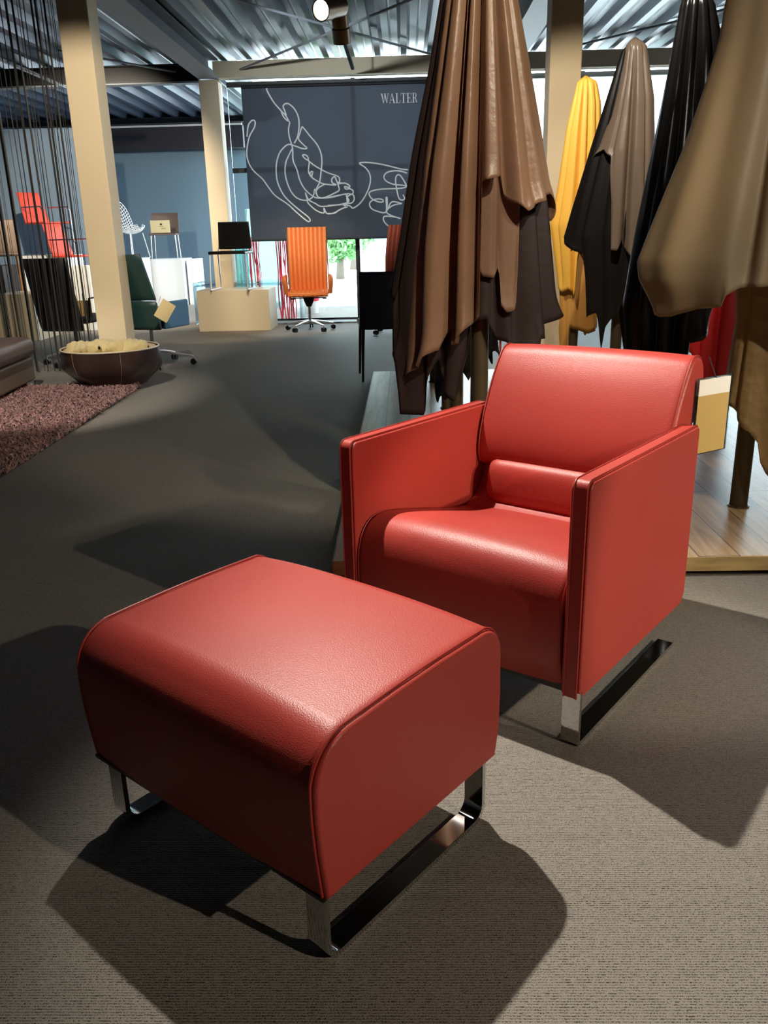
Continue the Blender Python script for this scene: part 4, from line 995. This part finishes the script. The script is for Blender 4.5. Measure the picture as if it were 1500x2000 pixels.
# far building with canopy and trees
b = empty('far_building', (4, 44, -.04), 0, 'pale building with blue glazing across the forecourt', 'building')
MB().box(-14, 16, 0, 6, 0, 5.2).build('wall', 'facade', b, smooth=False)
for k in range(9):
    MB().box(-12+k*3.0, -10+k*3.0, -.08, 0, .8, 2.6).build('window', 'bluegl', b, smooth=False)
MB().box(-15, 17, -2.4, 0, 2.9, 3.2).build('canopy', 'white', b, smooth=False)
def tree(x, y, h, r, seed, label):
    e = empty('tree', (x, y, -.04), 0, label, 'tree'); rnd = random.Random(seed)
    MB().tube([(0, 0, 0), (.05, 0, h*.6)], [.12, .06], 8).build('trunk', 'bark', e)
    vs, fs = [], []
    for k in range(2600):
        a, b_, rr = rnd.uniform(0, 2*pi), math.acos(rnd.uniform(-1, 1)), r*rnd.uniform(.4, 1)**.5
        c = Vector((rr*math.sin(b_)*math.cos(a), rr*math.sin(b_)*math.sin(a), h*.62+rr*math.cos(b_)*.95)); i0 = len(vs)
        for q in range(3): vs.append(c+Vector((rnd.uniform(-1, 1), rnd.uniform(-1, 1), rnd.uniform(-1, 1)))*.13)
        fs.append((i0, i0+1, i0+2))
    me = bpy.data.meshes.new('crown'); me.from_pydata(vs, [], fs); me.materials.append(M['leaf']); o = bpy.data.objects.new('crown', me); COL.objects.link(o); o.parent = e
tp = aty(663, 500, 24); tree(tp.x, 24, 2.3, 1.0, 1, 'light green tree outside just right of the orange office chair')
tp = aty(690, 520, 30); tree(tp.x, 30, 2.6, 1.0, 2, 'small light green tree across the forecourt behind the thin post')
tp = aty(706, 520, 22)
o = MB().cyl((0, 0, 0), (0, 0, 1.15), .035, n=10).build('post', 'steel'); o.location = (tp.x, 22, -.04); tag(o, 'thin grey post on the forecourt behind the navy chair', 'post')

# ------------------------------------------------------------------ light
w = bpy.data.worlds.new('world'); S.world = w; w.use_nodes = True
bg = w.node_tree.nodes['Background']
sky = w.node_tree.nodes.new('ShaderNodeTexSky'); sky.sky_type = 'HOSEK_WILKIE'; sky.turbidity = 5; sky.ground_albedo = .6
a_ = math.radians(55); sky.sun_direction = (math.sin(.8)*math.cos(a_), -math.cos(.8)*math.cos(a_), math.sin(a_))
mixn = w.node_tree.nodes.new('ShaderNodeMix'); mixn.data_type = 'RGBA'; mixn.inputs[0].default_value = .78
mixn.inputs[7].default_value = (.80, .92, 1.0, 1)
w.node_tree.links.new(sky.outputs[0], mixn.inputs[6]); w.node_tree.links.new(mixn.outputs[2], bg.inputs[0])
bg.inputs[1].default_value = 8.5
sl = bpy.data.lights.new('sun', 'SUN'); sl.energy = 14; sl.angle = .01; so = bpy.data.objects.new('sun', sl); COL.objects.link(so); so.rotation_euler = (math.radians(32), 0, math.radians(12))
def spot(loc, aim, W_, ang, blend=.35, col=(1, .87, .68), r=.03):
    l = bpy.data.lights.new('spot', 'SPOT'); l.energy = W_; l.spot_size = math.radians(ang); l.spot_blend = blend; l.color = col; l.shadow_soft_size = r
    o = bpy.data.objects.new('spot_lamp', l); COL.objects.link(o); o.location = loc
    o.rotation_euler = (Vector(aim)-Vector(loc)).to_track_quat('-Z', 'Y').to_euler(); return o
WARM = (1, .86, .66); NEUT = (1, .93, .82)
spot((-.46, 2.92, 2.9), (.78, 1.4, .1), 600, 58, .85, NEUT, .022)      # the strong one over the armchair
spot((3.9, -1.25, 2.9), (.35, 1.7, .35), 430, 30, .6, WARM, .03)           # from the right
spot((1.15, 1.0, 2.95), (.25, 3.2, 1.5), 240, 42, .5, WARM)                # brown hides
spot((1.9, .9, 2.95), (1.4, 3.1, 1.1), 150, 44, .5, NEUT)                 # greige hide
spot((.75, 3.7, 2.95), (1.3, 5.3, 1.5), 190, 60, .5, NEUT)                # satin hide
spot((.3, 5.0, 2.95), (1.2, 6.6, 1.6), 260, 60, .5, WARM)                 # yellow hide, right column
spot((-1.0, 4.2, 2.95), (-2.5, 7.25, 1.6), 620, 38, .5, WARM)             # left column
spot((-2.2, 4.3, 2.95), (-2.8, 6.1, .1), 380, 46, .6, NEUT)                # rug
spot((-1.6, 8.3, 2.95), (-2.2, 10.8, .5), 170, 50, .5, WARM)              # cream pedestal
spot((-1.0, 8.0, 2.95), (-1.2, 10.6, .9), 260, 36, .5, WARM)              # orange chair
spot((-3.8, 9.5, 2.95), (-4.0, 13, 1.0), 560, 80, .5, WARM)
spot((-.9, 7.6, 2.95), (-.9, 11.5, 2.1), 330, 60, .8, (.9, .96, 1))           # added lamp, only there to brighten the print on the blind
spot((4.2, -.3, 2.6), (.80, 2.08, .42), 560, 15, .5, WARM, .03)            # extra lamp added at the right to brighten the armchair side panel
spot((2.6, 1.4, 2.95), (2.2, 3.1, 0), 45, 50, .5, NEUT)                  # platform front

S.view_settings.view_transform = 'Standard'; S.view_settings.look = 'None'; S.view_settings.gamma = 1
S.view_settings.exposure = 0.0
S.view_settings.use_curve_mapping = False
